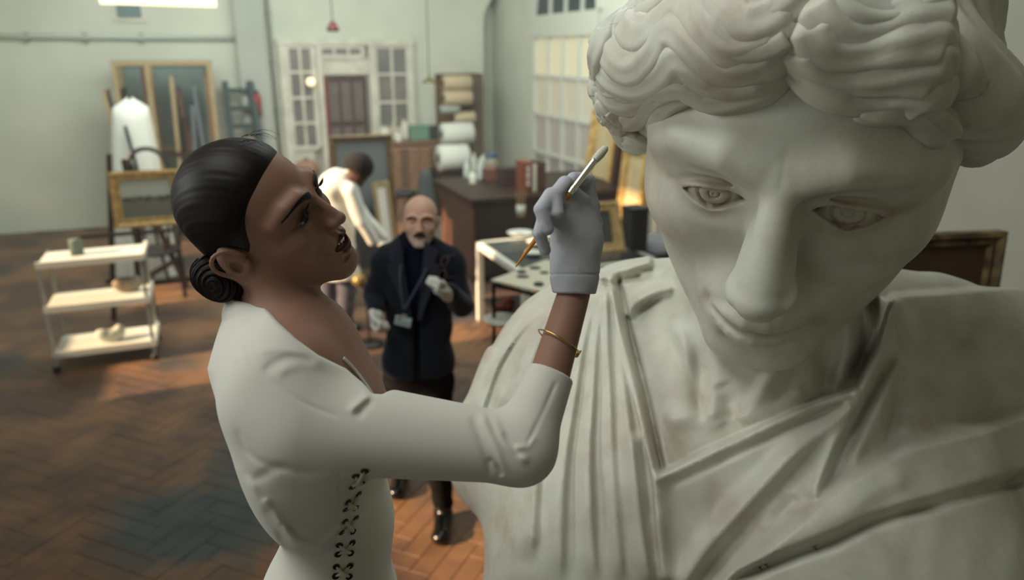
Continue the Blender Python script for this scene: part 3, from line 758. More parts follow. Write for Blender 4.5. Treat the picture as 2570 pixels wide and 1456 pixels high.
# ---------------------------------------------------------------- the woman at the statue
WP = Pose([[0.0829, 0.9399, -0.3313], [0.9196, -0.2002, -0.3381], [0.3841, 0.2766, 0.8809]], [-0.2689, 0.9781, 2.2552], 0.063)
WH = dict(HEAD); WH.update(ez=-0.09, ef=0.06, nb=(0.24, -0.04), nt=(0.62, -0.57), nw=0.92, mouth=(0.40, -1.05), mc=(0.40, 0.06, -1.10), open=0.17, chin=(0.27, -1.69), lipu=0.07, lipl=0.085,
          oval=((0, -0.80, -0.36), (1.03, 0.96, 1.50)), bone=0.28, jaw=0.95, skull=0.91, lidu=0.085, lidl=0.05, ew=0.25)
woman = thing('person', 'woman in a fitted white dress with dark hair in a bun, lifting a brush', 'person', (-0.27, 1.12, 0.66))
M_SKIN = mat_attr('skin', rough=0.58, spec=0.3, bump=0.15, bscale=900, sss=0.15)
M_HAIR = mat('dark_hair', (0.05, 0.035, 0.033), rough=0.5, spec=0.22, rgb2=(0.10, 0.06, 0.05), scale=30)
M_DRESS = mat('cream_crepe', (0.80, 0.79, 0.75), rough=0.85, bump=0.25, bscale=1500, spec=0.15, sheen=0.2)
NECK_A = WP.w((0, -1.50, -0.85)); NECK_B = P(712, 885, 1.185)
def torso(Q):
    d = ell(Q, P(768, 1012, 1.21), (0.092, 0.16, 0.160))
    d = smin(d, ell(Q, P(712, 917, 1.20), (0.066, 0.155, 0.080)), 0.035)
    d = smin(d, ell(Q, P(728, 962, 1.09), (0.064, 0.060, 0.074)), 0.035)      # near shoulder
    d = smin(d, ell(Q, P(850, 1085, 1.19), (0.068, 0.13, 0.085)), 0.05)      # bust
    d = smin(d, ell(Q, P(806, 1180, 1.26), (0.084, 0.12, 0.120)), 0.05)
    d = smin(d, ell(Q, P(858, 1312, 1.31), (0.077, 0.10, 0.105)), 0.03)     # waist
    d = smin(d, ell(Q, P(828, 1560, 1.37), (0.108, 0.160, 0.165)), 0.05)     # hips
    return d
SHO = P(775, 1064, 1.075); ELB = P(1306, 1128, 1.09); CUF = P(1384, 935, 1.125); WRI = P(1440, 738, 1.16)
def arm_upper(Q, g=0.0): return cone(Q, SHO, ELB, 0.057+g, 0.038+g)
def arm_fore(Q, g=0.0): return smin(cone(Q, ELB, CUF, 0.038+g, 0.029+g), cone(Q, CUF, WRI, 0.029+g, 0.0215+g), 0.01)
def woman_core(Q):
    d = smin(torso(Q), arm_upper(Q), 0.05); d = smin(d, arm_fore(Q), 0.02)
    return d
def w2l(Q): return ((Q-_v(WP.t))@_v(WP.M)/f32(WP.s)).astype(f32)
CHA, CHB = P(728, 915, 1.18), P(822, 975, 1.18)
def skin_sdf(Q):
    d = torso(Q)+0.005
    n = cone(Q, NECK_A, NECK_B, 0.0445, 0.052)
    n = smin(n, cone(Q, CHA, CHB, 0.040, 0.036), 0.035)
    i = np.nonzero(n < 0.25)[0]
    n = smin(n, d, 0.03)
    # neck tendon from behind the ear to the collar bones
    L = w2l(Q); near = np.einsum('ij,ij->i', L-_v((0, -1.1, -0.3)), L-_v((0, -1.1, -0.3))) < 16
    n = smin(n, cone(Q, WP.w((-0.95, -1.35, -0.75)), P(782, 890, 1.14), 0.015, 0.011), 0.022)
    j = np.nonzero(near)[0]
    if len(j): n[j] = smin(n[j], head_sdf(L[j], WH)*f32(WP.s), 0.02)
    return n
lo = np.array([-0.50, 0.72, 1.93]); hi = np.array([-0.06, 1.27, 2.40])
V, Fq = sdf_mesh(skin_sdf, lo, hi, 0.00135, safe=1.6)
Vf, Ff = sdf_mesh(lambda Q: np.minimum(np.minimum(cone(Q, CUF-(CUF-ELB)*.12, WRI, 0.0262, 0.0215), cone(Q, ELB, CUF, .024, .022)), arm_upper(Q, -0.014)), (-0.34, 0.74, 1.80), (0.20, 1.18, 2.35), 0.003)
Vt, Ft = sdf_mesh(lambda Q: torso(Q)+0.010, (-0.48, 0.80, 1.35), (-0.06, 1.50, 2.10), 0.008)
Va, Fa = join_np([(V, Fq), (Vf, Ff), (Vt, Ft)])
w_body = kid(obj_np('body', Va, Fa, M_SKIN), woman)
tint = np.tile(np.array(lin((0.55, 0.41, 0.345))), (len(Va), 1))
tint[:len(V)] = face_tint(WP.l(V), WH, (0.55, 0.41, 0.345), (0.29, 0.07, 0.08), lid=(0.16, 0.10, 0.09))
set_tint(w_body, tint)
print('woman skin', len(V), len(Vf), len(Vt))
# hair: slicked back over the skull, every groove running to the bun
BUN = np.array([-0.05, -2.62, -0.95])
def w_hair(L):
    d = ell(L, (0, -1.33, 0.42), (1.22, 1.39, 1.31))
    d = smin(d, ell(L, (0, -2.00, -0.35), (0.78, 0.60, 0.70)), 0.3)
    A0 = np.abs(L[:, 0]); cut = -0.12-0.50*A0**2-0.22*np.maximum(0, 0.9-L[:, 2])-0.55*np.maximum(0, -0.05-L[:, 2])
    edge = L[:, 1]-cut
    d = smax(d, edge*0.8, 0.16)
    d = smax(d, -(L[:, 2]+1.15+0.4*(L[:, 1]+2.2)), 0.1)
    # keep the ear free
    e = ell(np.stack([A0, L[:, 1], L[:, 2]], 1), (1.30, -1.45, -0.42), (0.42, 0.46, 0.50)); d = smax(d, -e, 0.06)
    v = L-_v(BUN); ang = np.arctan2(v[:, 0], v[:, 2]*0.8+v[:, 1]*0.35+0.4)
    r = np.linalg.norm(v, axis=1)
    g = 0.5*np.sin(ang*70+2*np.sin(r*1.3))+0.3*np.sin(ang*131+r*2)+0.35*np.sin(ang*29+r)
    return d+(0.0055*g*np.clip((cut-L[:, 1])*2.5, 0, 1)).astype(f32)
V, Fq = sdf_mesh(w_hair, (-1.6, -3.2, -1.7), (1.6, 0.3, 2.1), 0.02, safe=1.6)
w_hairo = kid(obj_np('hair', WP.w(V), Fq[:, ::-1], M_HAIR), woman)
BC = P(556, 697, 1.165)
def bun(Q):
    B3 = Q-_v(BC); M3 = np.array([[0.90, 0, -0.42], [0, 1, 0], [0.42, 0, 0.90]], f32)
    q = B3@M3.T
    d = ell(q, (0, 0, 0), (0.040, 0.036, 0.0295)); d = smin(d, cone(Q, BC, WP.w((0, -2.0, -0.7)), 0.026, 0.022), 0.014)
    a = np.arctan2(q[:, 2], q[:, 0]*0.8); rr = np.hypot(q[:, 0], q[:, 2])
    return d+(0.0011*np.sin(rr*900+a*2.0)+0.0007*np.sin(rr*1700+a*3)).astype(f32)*np.clip(rr*80, 0, 1)
V, Fq = sdf_mesh(bun, BC-0.06, BC+0.06, 0.0011)
kid(obj_np('hair_bun', V, Fq, M_HAIR), woman)
# fine hairs feathering the hairline
fine = []; rnd = random.Random(9)
for k in range(420):
    a = rnd.uniform(-1.35, 1.35); x0 = 1.16*math.sin(a); z0 = 0.42+1.22*math.cos(a) if abs(a) < 1.1 else 0.42+1.22*math.cos(a)-rnd.uniform(0, .35)
    c0 = -0.12-0.50*x0*x0-0.22*max(0, 0.9-z0)-0.55*max(0, -0.05-z0); pts = []; ln_ = rnd.uniform(.12, .5)
    for u in np.linspace(0, 1, 6):
        q = np.array([x0*(1-.05*u), c0+rnd.uniform(.015, .05)*(u == 0)+.03-ln_*u, z0-0.06*u*(1 if z0 > .5 else 2)]); w_ = (q-np.array([0, -1.33, .42]))/np.array([1.22, 1.39, 1.31])
        q = np.array([0, -1.33, .42])+(q-np.array([0, -1.33, .42]))/np.linalg.norm(w_)*(0.985+0.016*u-0.03*u*u); pts.append(q)
    fine.append((WP.w(catmull(pts, 9)), np.linspace(0.00022, 0.00055, 9)))
kid(tubes('hairline_strands', fine, M_HAIR), woman)['kind'] = 'stuff'
# loose wisps at the crown and nape
wisps = []
rnd = random.Random(5)
for k in range(16):
    x0 = rnd.uniform(-0.3, 0.3); base = np.array([x0, -0.35+rnd.uniform(-.3, .1), 1.62+rnd.uniform(-.04, .03)])
    pts = [base+np.array([x0*0.1*t, 0.28*t+rnd.uniform(-.02, .02), 0.02+0.03*math.sin(t*2.2)-0.13*t*t]) for t in np.linspace(0, 1.3, 7)]
    wisps.append((WP.w(catmull(pts, 16)), np.linspace(0.0004, 0.00012, 16)))
for k in range(34):
    a = rnd.uniform(0, 1); base = np.array([-0.75-0.25*a, -1.55-0.5*a, -0.95-0.1*a])
    pts = [base+np.array([0.04*t, (0.30-0.5*a)*t, -0.28*t]) + np.array([rnd.uniform(-.03, .03) for _ in range(3)]) for t in np.linspace(0, 1.2, 5)]
    wisps.append((WP.w(catmull(pts, 12)), np.linspace(0.0006, 0.00015, 12)))
kid(tubes('stray_hairs', wisps, M_HAIR), woman)['kind'] = 'stuff'
# brows and lashes, teeth
def skinf(Q): return head_sdf(w2l(Q), WH)*f32(WP.s)
def snap(pts, lift):
    """push canonical points onto the face"""
    W3 = WP.w(pts)
    for _ in range(8):
        W3 = W3-grad(skinf, W3, 0.001)*skinf(W3.astype(f32))[:, None]
    n = grad(skinf, W3, 0.001); return W3+n*lift, n
for sx in (-1, 1):
    c = catmull([(sx*0.16, 0.2, 0.20), (sx*0.36, 0.2, 0.30), (sx*0.60, 0.1, 0.33), (sx*0.88, -0.2, 0.18)], 24)
    C, n = snap(c, 0.0006)
    for _ in range(25): C[1:-1] = (C[:-2]+2*C[1:-1]+C[2:])/4; n[1:-1] = (n[:-2]+2*n[1:-1]+n[2:])/4
    C = C+n*0.0012; t = np.linspace(0, 1, 24); rw = 0.0052*np.clip(1.15-t, 0.15, 1)*np.clip(t*6+0.4, 0, 1)
    V, Fq = tube_np(C, rw, rw*0.28, seg=12, nrm=n, stri=3, samp=0.1)
    kid(obj_poly('eyebrow', V, Fq, M_HAIR), woman)
    L = []
    for u in np.linspace(-0.24, 0.25, 22):
        zu = WH['lidu']*max(0, 1-((u+0.02)/0.25)**2)**.75-0.012
        b0 = np.array([sx*(0.5+u), WH['ef']+0.03-u*u*0.9, WH['ez']+zu+0.01]); out = np.array([sx*u*0.9, 1.0, 0.15]); out /= np.linalg.norm(out)
        ln = 0.16+0.10*max(0, u)*2
        pts = [b0+out*ln*t+np.array([0, 0, ln*0.75*t*t]) for t in np.linspace(0, 1, 6)]
        L.append((WP.w(catmull(pts, 10)), np.linspace(0.00055, 0.00012, 10)))
    kid(tubes('eyelashes', L, M_HAIR), woman)['kind'] = 'stuff'
M_TEETH = mat('tooth_enamel', (0.86, 0.84, 0.78), rough=0.25, spec=0.5)
mf, mz = WH['mouth']; cx, cf, cz = WH['mc']
for k in range(-4, 5):
    a = k/4.6; xk = a*cx*0.78; fk = (mf-0.05)*(1-abs(a)**1.9)+(cf-0.02)*abs(a)**1.9-0.05
    bm = bmesh.new(); r = bmesh.ops.create_uvsphere(bm, u_segments=10, v_segments=8, radius=1.0)
    w_, h_ = (0.040, 0.062) if abs(k) > 1 else (0.046, 0.072)
    for v in bm.verts: v.co = Vector(WP.w((xk+v.co.x*w_, fk+v.co.y*0.03, mz-0.0+v.co.z*h_)))
    kid(obj_bm('tooth', bm, M_TEETH, smooth=True), woman)

# the dress
RW = Relief(480, 700, 1480, 1620, 2.0)
rw_ = lambda pts, w, a, w2=None, **k: RW.ridge(pts, w, a, w2, **k)
rw_([(612, 865), (640, 920), (700, 970), (760, 1010), (860, 1050)], 5, -.0022, 5, taper=.08)     # shoulder seam
rw_([(635, 885), (700, 878), (760, 890), (820, 915)], 14, .0032, 10, taper=.2)
rw_([(660, 935), (690, 910), (740, 895), (800, 905)], 10, -.0028, 14)
rw_([(690, 955), (720, 925), (780, 915), (840, 925)], 14, .0026, 12, taper=.3)
rw_([(872, 1040), (905, 1010), (935, 985)], 12, .0060, 9, taper=.3)
rw_([(884, 1052), (915, 1022), (942, 998)], 9, -.0045, 12, taper=.35)
rw_([(600, 1180), (640, 1200), (700, 1175), (760, 1185), (860, 1180)], 12, -.0026, 14, taper=.35)                # crease under the arm
rw_([(590, 1070), (620, 1130), (670, 1165), (740, 1178)], 8, -.0025, 10)
rw_([(1180, 1040), (1205, 1100), (1225, 1160), (1230, 1200)], 9, -.004, 9)
rw_([(1205, 1035), (1230, 1090), (1255, 1150), (1265, 1200)], 10, .005, 8)
rw_([(1235, 1040), (1262, 1100), (1300, 1140), (1330, 1165)], 10, .0055, 9)
rw_([(1225, 1150), (1250, 1175), (1262, 1195)], 8, -.006, 8)
rw_([(1260, 1085), (1285, 1120), (1310, 1150)], 7, -.005, 8)
rw_([(1395, 960), (1360, 1040), (1318, 1125)], 3.5, -.0045, 3.5, taper=.05)                       # sleeve seam
rw_([(1290, 1125), (1320, 1120), (1345, 1095)], 8, .004, 8)
rw_([(852, 1185), (852, 1260), (848, 1330), (842, 1456)], 3, -.0018, 3, taper=.02)
rw_([(700, 1300), (740, 1352), (800, 1368), (845, 1335), (852, 1310)], 9, .0065, 13, taper=.15)
rw_([(690, 1330), (740, 1385), (810, 1395), (860, 1350)], 14, -.0035, 9)
rw_([(660, 1250), (690, 1290), (705, 1320)], 10, .004, 10)
rw_([(620, 1190), (640, 1240), (670, 1290)], 14, .003, 10)
for _ in range(4):
    H = RW.H; H[1:-1, 1:-1] = (H[:-2, 1:-1]+H[2:, 1:-1]+H[1:-1, :-2]+H[1:-1, 2:]+2*H[1:-1, 1:-1])/6
RW.H *= 0.75
NECKL = [(575, 742), (600, 756), (664, 768), (700, 810), (745, 852), (800, 892), (868, 925), (912, 962), (934, 988), (960, 990), (1010, 960), (1000, 640), (560, 640)]
def in_open(px, py):
    p = np.asarray(NECKL, float); ins = np.zeros(px.shape, bool); q = np.roll(p, -1, 0)
    for (ax, ay), (bx_, by) in zip(p, q): ins ^= ((ay > py) != (by > py)) & (px < (bx_-ax)*(py-ay)/(by-ay+1e-9)+ax)
    d, _, _ = seg_dist(px, py, np.vstack([p, p[:1]]))
    return np.where(ins, d, -d)
def dress_solid(Q):
    d = smin(torso(Q), arm_upper(Q, 0.004), 0.035)
    f_ = cone(Q, ELB, CUF, 0.040, 0.0300); d = smin(d, f_, 0.022)
    # stand collar
    col = cone(Q, P(664, 885, 1.195), P(636, 785, 1.19), 0.070, 0.038)
    d = smin(d, col, 0.045)
    return d
def dress_sdf(Q):
    d = dress_solid(Q); i = np.nonzero(np.abs(d) < 0.04)[0]
    if len(i):
        px, py, z = pix(Q[i]); d[i] -= RW.at(px, py)*np.clip((1.24-z)*12+0.5, 0, 1).astype(f32)
        o = in_open(px.astype(float), py.astype(float)).astype(f32)/f32(FPX)*z
        d[i] = smax(d[i], o, 0.006)
    # cuff cut
    ax = _v(CUF-ELB); ax = ax/np.linalg.norm(ax); ct = (Q-_v(P(1384, 935, 1.125)))@ax
    nearc = np.linalg.norm(Q-_v(CUF), axis=1) < 0.08
    d = np.where(nearc, smax(d, ct.astype(f32), 0.004), d)
    return d
V, Fq = sdf_mesh(dress_sdf, (-0.50, 0.74, 1.42), (0.16, 1.44, 2.24), 0.0026, safe=1.8)
print('dress', len(V))
dress = kid(obj_np('dress', V, Fq, M_DRESS), woman)
# far edge of the neckline
c, n = cast(lambda Q: skin_sdf(Q), catmull([(860, 900), (884, 925), (908, 955), (928, 985), (936, 1002)], 20), 0.9, 1.6, lift=0.002)
V, Fq = tube_np(c, 0.0036*np.linspace(.3, 1, 20), 0.002, seg=10)
kid(obj_poly('neckline_edge', V, Fq, M_DRESS), dress)
# laced panel on the side
M_GROM = mat('dark_eyelet', (0.07, 0.06, 0.06), rough=0.4)
M_LACE = mat('cream_lace_cord', (0.74, 0.70, 0.63), rough=0.8)
rows = [(815, 1188, 905), (0, 0, 0)]
LROW = [((893, 1195), (915, 1182)), ((884, 1222), (908, 1212)), ((873, 1260), (900, 1240)), ((868, 1278), (893, 1275)), ((866, 1308), (893, 1300)), ((858, 1336), (886, 1334)), ((852, 1368), (884, 1362)), ((848, 1391), (880, 1388)), ((844, 1422), (878, 1420)), ((842, 1446), (876, 1447)), ((838, 1478), (874, 1476))]
pl = []
for a, b in LROW: pl += [a, b]
C, Nn = cast(dress_sdf, pl, 0.9, 1.7, lift=0.0005)
for i in range(len(pl)):
    n = Vector(Nn[i]); q = n.to_track_quat('Z', 'Y').to_matrix().to_4x4(); q.translation = Vector(C[i])
    bm = bmesh.new(); lathe(bm, [(0.0022, 0), (0.0044, 0), (0.0050, 0.0010), (0.0040, 0.0018), (0.0024, 0.0014)], 16, M=q)
    kid(obj_bm('eyelet', bm, M_GROM, smooth=True), dress)
lc = []
for i in range(0, len(pl)-2, 4):
    for u, v in ((0, 3), (1, 2)):
        if i+v < len(pl):
            A_, B_ = C[i+u], C[i+v]; nn = (Nn[i+u]+Nn[i+v])/2; m = (A_+B_)/2+nn*(0.004 if u else 0.006)
            lc.append((catmull([A_-nn*0.001, m, B_-nn*0.001], 12), 0.0024))
for c_ in lc:
    kid(tubes('lace', [c_], M_LACE), dress)

# glove, bracelet
M_GLOVE = mat('white_cotton_glove', (0.76, 0.76, 0.79), rough=0.95, bump=0.5, bscale=900, spec=0.1)
def glove_sdf(Q):
    W1 = P(1441, 735, 1.16); PL = P(1448, 600, 1.155)
    kn = [P(1482, 520, 1.165), P(1458, 508, 1.14), P(1430, 520, 1.12), P(1406, 550, 1.11)]
    fg = [[kn[0], P(1472, 452, 1.15), P(1440, 450, 1.125), P(1424, 478, 1.115)],
          [kn[1], P(1418, 462, 1.112), P(1392, 492, 1.088), P(1400, 534, 1.082)],
          [kn[2], P(1384, 492, 1.09), P(1358, 526, 1.078), P(1374, 574, 1.082)],
          [kn[3], P(1368, 540, 1.085), P(1354, 585, 1.085), P(1368, 628, 1.10)]]
    th = [P(1462, 640, 1.175), P(1490, 560, 1.19), P(1470, 500, 1.17), P(1436, 484, 1.145)]
    d = hand_sdf(Q, P(1442, 690, 1.158), PL, kn, fg, th, r=0.0094, pr=0.0300)
    cuff = cone(Q, P(1441, 742, 1.16), P(1442, 650, 1.158), 0.0285, 0.031)
    d = smin(d, cuff, 0.012)
    q = np.abs((Q-_v(W1))@_v(UP)-0.024); d += (0.0012*np.exp(-(q/0.0016)**2)).astype(f32)
    q = (Q-_v(P(1440, 737, 1.16)))@_v(-UP*0.99-RT*0.03); d = smax(d, q.astype(f32), 0.003)
    px, py, z = pix(Q)
    d += (0.0003*np.sin(px*0.11+py*0.03)*np.sin(py*0.05)).astype(f32)
    return d
gc = P(1430, 590, 1.14)
V, Fq = sdf_mesh(glove_sdf, gc-0.12, gc+0.12, 0.0016)
kid(obj_np('glove', V, Fq, M_GLOVE), woman)
M_GOLD = mat('gold', (0.85, 0.68, 0.35), rough=0.2, metal=1.0)
ax = (WRI-CUF)/np.linalg.norm(WRI-CUF); bc = P(1402, 858, 1.139); s1 = np.cross(ax, FW); s1 /= np.linalg.norm(s1); s2 = np.cross(ax, s1)
tilt = ax*0.25
C = np.array([bc+(s1*math.cos(a)+s2*math.sin(a))*0.0290+tilt*0.0290*math.cos(a+0.2) for a in np.linspace(0, 2*PI, 60)])
brc = thing('bracelet', 'thin gold bangle around the woman\'s bare wrist below the white glove', 'bracelet', bc); 
V, Fq = tube_np(C, 0.0010, 0.0010, seg=8, cap=False)
kid(obj_poly('band', V, Fq, M_GOLD), brc)
for a in (0.85, 1.12, 1.39, 2.9):
    p0 = bc+(s1*math.cos(a+2.4)+s2*math.sin(a+2.4))*0.0300+tilt*0.029*math.cos(a+2.6)
    bm = bmesh.new(); T = Vector(np.cross(p0-bc, ax)).normalized()
    bar(bm, p0-np.array(T)*0.0028, p0+np.array(T)*0.0028, 0.0105, 0.0020, up=tuple(p0-bc))
    kid(obj_bm('link', bm, M_GOLD, bevel=0.0004), brc)
# the brush she holds
br = thing('brush', 'long round artist\'s brush with pale bristles, steel ferrule and orange wooden handle', 'brush', P(1400, 520, 1.10))
A0, A1, A2, A3 = P(1294, 670, 1.098), P(1428, 487, 1.098), P(1492, 403, 1.108), P(1524, 368, 1.114)
t = np.linspace(0, 1, 40)[:, None]
V, Fq = tube_np(A0+(A1-A0)*t, np.interp(t[:, 0], [0, .08, .5, .8, 1], [.0008, .0016, .0040, .0048, .0038]), seg=16)
kid(obj_poly('handle', V, Fq, mat('varnished_wood', (0.80, 0.52, 0.18), rough=0.35, rgb2=(0.68, 0.40, 0.12), scale=20)), br)
V, Fq = tube_np(A1+(A2-A1)*t, np.interp(t[:, 0], [0, .1, .12, .2, .22, 1], [.0040, .0040, .0044, .0044, .0040, .0050]), seg=20)
kid(obj_poly('ferrule', V, Fq, mat('polished_steel', (0.92, 0.90, 0.82), rough=0.25, metal=1.0)), br)
V, Fq = tube_np(A2+(A3-A2)*t, np.interp(t[:, 0], [0, .5, .85, 1], [.0048, .0058, .0045, .0015]), seg=20, stri=10, samp=.05)
kid(obj_poly('bristles', V, Fq, mat('pale_bristle', (0.80, 0.80, 0.72), rough=0.9)), br)

# skirt below the frame, and the platform she stands on
hc = P(830, 1550, 1.37); bm = bmesh.new()
lathe(bm, [(.125, .02), (.15, -.15), (.145, -.45), (.135, -.74)], 28)
for v in bm.verts: v.co = Vector((v.co.x*.85+hc[0], v.co.y*1.05+hc[1], v.co.z+hc[2]-.03))
kid(obj_bm('skirt', bm, M_DRESS, smooth=True), woman)
pf = thing('platform', 'low wooden work platform under the woman and beside the statue', 'platform', (-.45, .95, 0))
for k in range(7):
    bm = bmesh.new(); bx(bm, (-1.25+k*.20, .35, .60), (-1.06+k*.20, 1.75, .635)); kid(obj_bm('plank', bm, mat('scaffold_plank', (.50, .40, .29), rough=.8, var=.2, scale=5)), pf)
for x_ in (-1.2, .08):
    for y_ in (.4, 1.7): bm = bmesh.new(); lathe(bm, [(.025, 0), (.025, .60)], 12, c=(x_, y_, 0)); kid(obj_bm('leg', bm, mat('scaffold_tube', (.5, .5, .5), metal=.8, rough=.4), smooth=True), pf)
pn = thing('plinth', 'heavy stone plinth under the colossal statue', 'plinth', (.55, 1.75, 0))
for lo_, hi_ in (((.2, 1.35, 0), (1.35, 2.2, .12)), ((.26, 1.4, .12), (1.30, 2.15, 1.12))):
    bm = bmesh.new(); bx(bm, lo_, hi_); kid(obj_bm('block', bm, mat('plinth_stone', (.45, .44, .41), rough=.9, var=.2, scale=6), bevel=.01), pn)
# ---------------------------------------------------------------- the room: e1 runs away along the window wall, e2 to the right along the back wall
AZ = math.atan(795.0/1990.0)
E1 = np.array([-math.sin(AZ), math.cos(AZ), 0]); E2 = np.array([math.cos(AZ), math.sin(AZ), 0])
RM = Matrix.Rotation(AZ, 4, 'Z')
RC = Matrix(((E2[0], E1[0], 0, 0), (E2[1], E1[1], 0, 0), (0, 0, 1, 0), (0, 0, 0, 1)))     # (e2, e1, z) -> world
def rw(a, b, z=0.0): return tuple(E2*a+E1*b+np.array([0, 0, z]))
def hitB(px, py, e1):
    v = ray(px, py); t = (e1-CAM@E1)/(v@E1); q = CAM+t*v; return q@E2, q[2]
def hitR(px, py, e2):
    v = ray(px, py); t = (e2-CAM@E2)/(v@E2); q = CAM+t*v; return q@E1, q[2]
def hitZ(px, py, z):
    q = G(px, py, z); return q@E2, q@E1
BW, RWL = 12.4, 4.75
M_WALL = mat('painted_wall', (0.82, 0.82, 0.76), rough=0.9, rgb2=(0.77, 0.78, 0.72), scale=1.2, spec=0.2)
M_TRIMW = mat('white_gloss_paint', (0.84, 0.82, 0.76), rough=0.5, rgb2=(0.76, 0.74, 0.68), scale=5)
M_GLASSD = mat('dim_glass', (0.52, 0.50, 0.47), rough=0.3, rgb2=(0.44, 0.43, 0.42), scale=2.0, spec=0.5)
def rbox(name, lo, hi, m, parent=None, bevel=0.0):
    """box in room coordinates (e2, e1, z) as world geometry"""
    bm = bmesh.new(); bx(bm, lo, hi, RC); o = obj_bm(name, bm, m, bevel=bevel)
    if parent is not None: kid(o, parent)
    return o
def rthing(name, label, cat, a, b, z=0.0, group=None): return thing(name, label, cat, rw(a, b, z), AZ, group)
def lbox(name, lo, hi, m, par, bevel=0.0):
    bm = bmesh.new(); bx(bm, lo, hi); return obj_bm(name, bm, m, par, bevel=bevel)
# shell
struct(rbox('ceiling', (-3.6, -3, 5.0), (6.2, 13.3, 5.2), M_WALL))
struct(rbox('wall_left', (-3.4, -3, 0), (-3.15, 13.3, 1.0), M_WALL))
for i, (a, b) in enumerate([(-3, 1.9), (3.9, 5.7), (6.9, 8.0), (8.7, 10.0), (10.8, 13.3)]):
    struct(rbox('trim_1', (-3.4, a, 1.0), (-3.15, b, 4.4), M_WALL))
struct(rbox('wall_left', (-3.4, 1.9, 2.75), (-3.15, 5.7, 4.4), M_WALL))  # unseen lintel, set low to keep the sun off the bald man
struct(rbox('wall_left', (-3.4, 1.9, 1.0), (-3.15, 5.7, 1.60), M_WALL))  # unseen sill, raised to trim the sun patch on the floor
struct(rbox('wall_left', (-3.4, -3, 4.4), (-3.15, 13.3, 5.0), M_WALL))
a0, _ = hitB(1215, 300, BW)
struct(rbox('wall_back', (-3.6, BW, 0), (a0, BW+0.45, 5.0), M_WALL))
struct(rbox('wall_back', (a0, BW+0.40, 0), (6.0, BW+0.55, 5.0), M_WALL))
struct(rbox('wall_front', (-3.6, -3.2, 0), (6.2, -3.0, 5.0), M_WALL))
struct(rbox('wall_left', (-3.4, 8.0, 3.3), (-3.15, 13.3, 4.4), M_WALL))  # unseen lintel, added to keep the sun off the rolls and bottles
# arched head of the recess
bm = bmesh.new(); ae, az_ = hitB(1213, 62, BW); n = 14; R_ = (RWL-a0)/2+0.55
top = [(a0+R_-R_*math.cos(t), az_+R_*0.9*math.sin(t)) for t in np.linspace(0, PI/2+0.9, n)]
for (x0, z0), (x1, z1) in zip(top, top[1:]):
    vs = [bm.verts.new(RC @ Vector(c)) for c in [(x0, BW, z0), (x1, BW, z1), (x1, BW, 5), (x0, BW, 5), (x0, BW+.4, z0), (x1, BW+.4, z1), (x1, BW+.4, 5), (x0, BW+.4, 5)]]
    for q in ((0, 1, 2, 3), (4, 7, 6, 5), (0, 4, 5, 1)): bm.faces.new([vs[k] for k in q])
struct(obj_bm('trim_2', bm, M_WALL))
# pilaster on the left of the door and a conduit
pa, _ = hitB(603, 200, BW-0.22); pb, _ = hitB(676, 200, BW-0.22)
struct(rbox('trim_3', (pa, BW-0.22, 0), (pb, BW+0.01, 5.0), mat('pilaster_paint', (0.69, 0.70, 0.66), rough=0.9, var=0.08, scale=2)))
cdt = rthing('conduit', 'thin grey conduit running down the wall beside the glazed door', 'pipe', pb+0.08, BW-0.06)
bm = bmesh.new(); lathe(bm, [(0.022, 0.9), (0.022, 4.6)], 10); obj_bm('pipe', bm, mat('grey_pipe', (0.55, 0.56, 0.53), rough=0.6), cdt, smooth=True)
for z in (1.6, 2.3, 3.0): lbox('clip', (-0.035, -0.02, z), (0.035, 0.05, z+0.03), mat('grey_pipe', (0.5, 0.5, 0.5)), cdt)
# a pipe across the wall on the left
e, z = hitB(450, 94, BW-0.06)
wp = rthing('wall_pipe', 'pale pipe running level across the left part of the back wall', 'pipe', -3.3, BW-0.06, z)
bm = bmesh.new(); lathe(bm, [(0.035, 0), (0.035, pa+3.3)], 12, M=Matrix.Rotation(PI/2, 4, 'Y')); obj_bm('pipe', bm, mat('pale_pipe', (0.74, 0.77, 0.72), rough=0.6), wp, smooth=True)
for u in (1.2, 1.9, 2.6):
    lbox('bracket', (u, -0.03, -0.07), (u+0.05, 0.06, 0.05), mat('grey_pipe', (0.5, 0.5, 0.5)), wp)

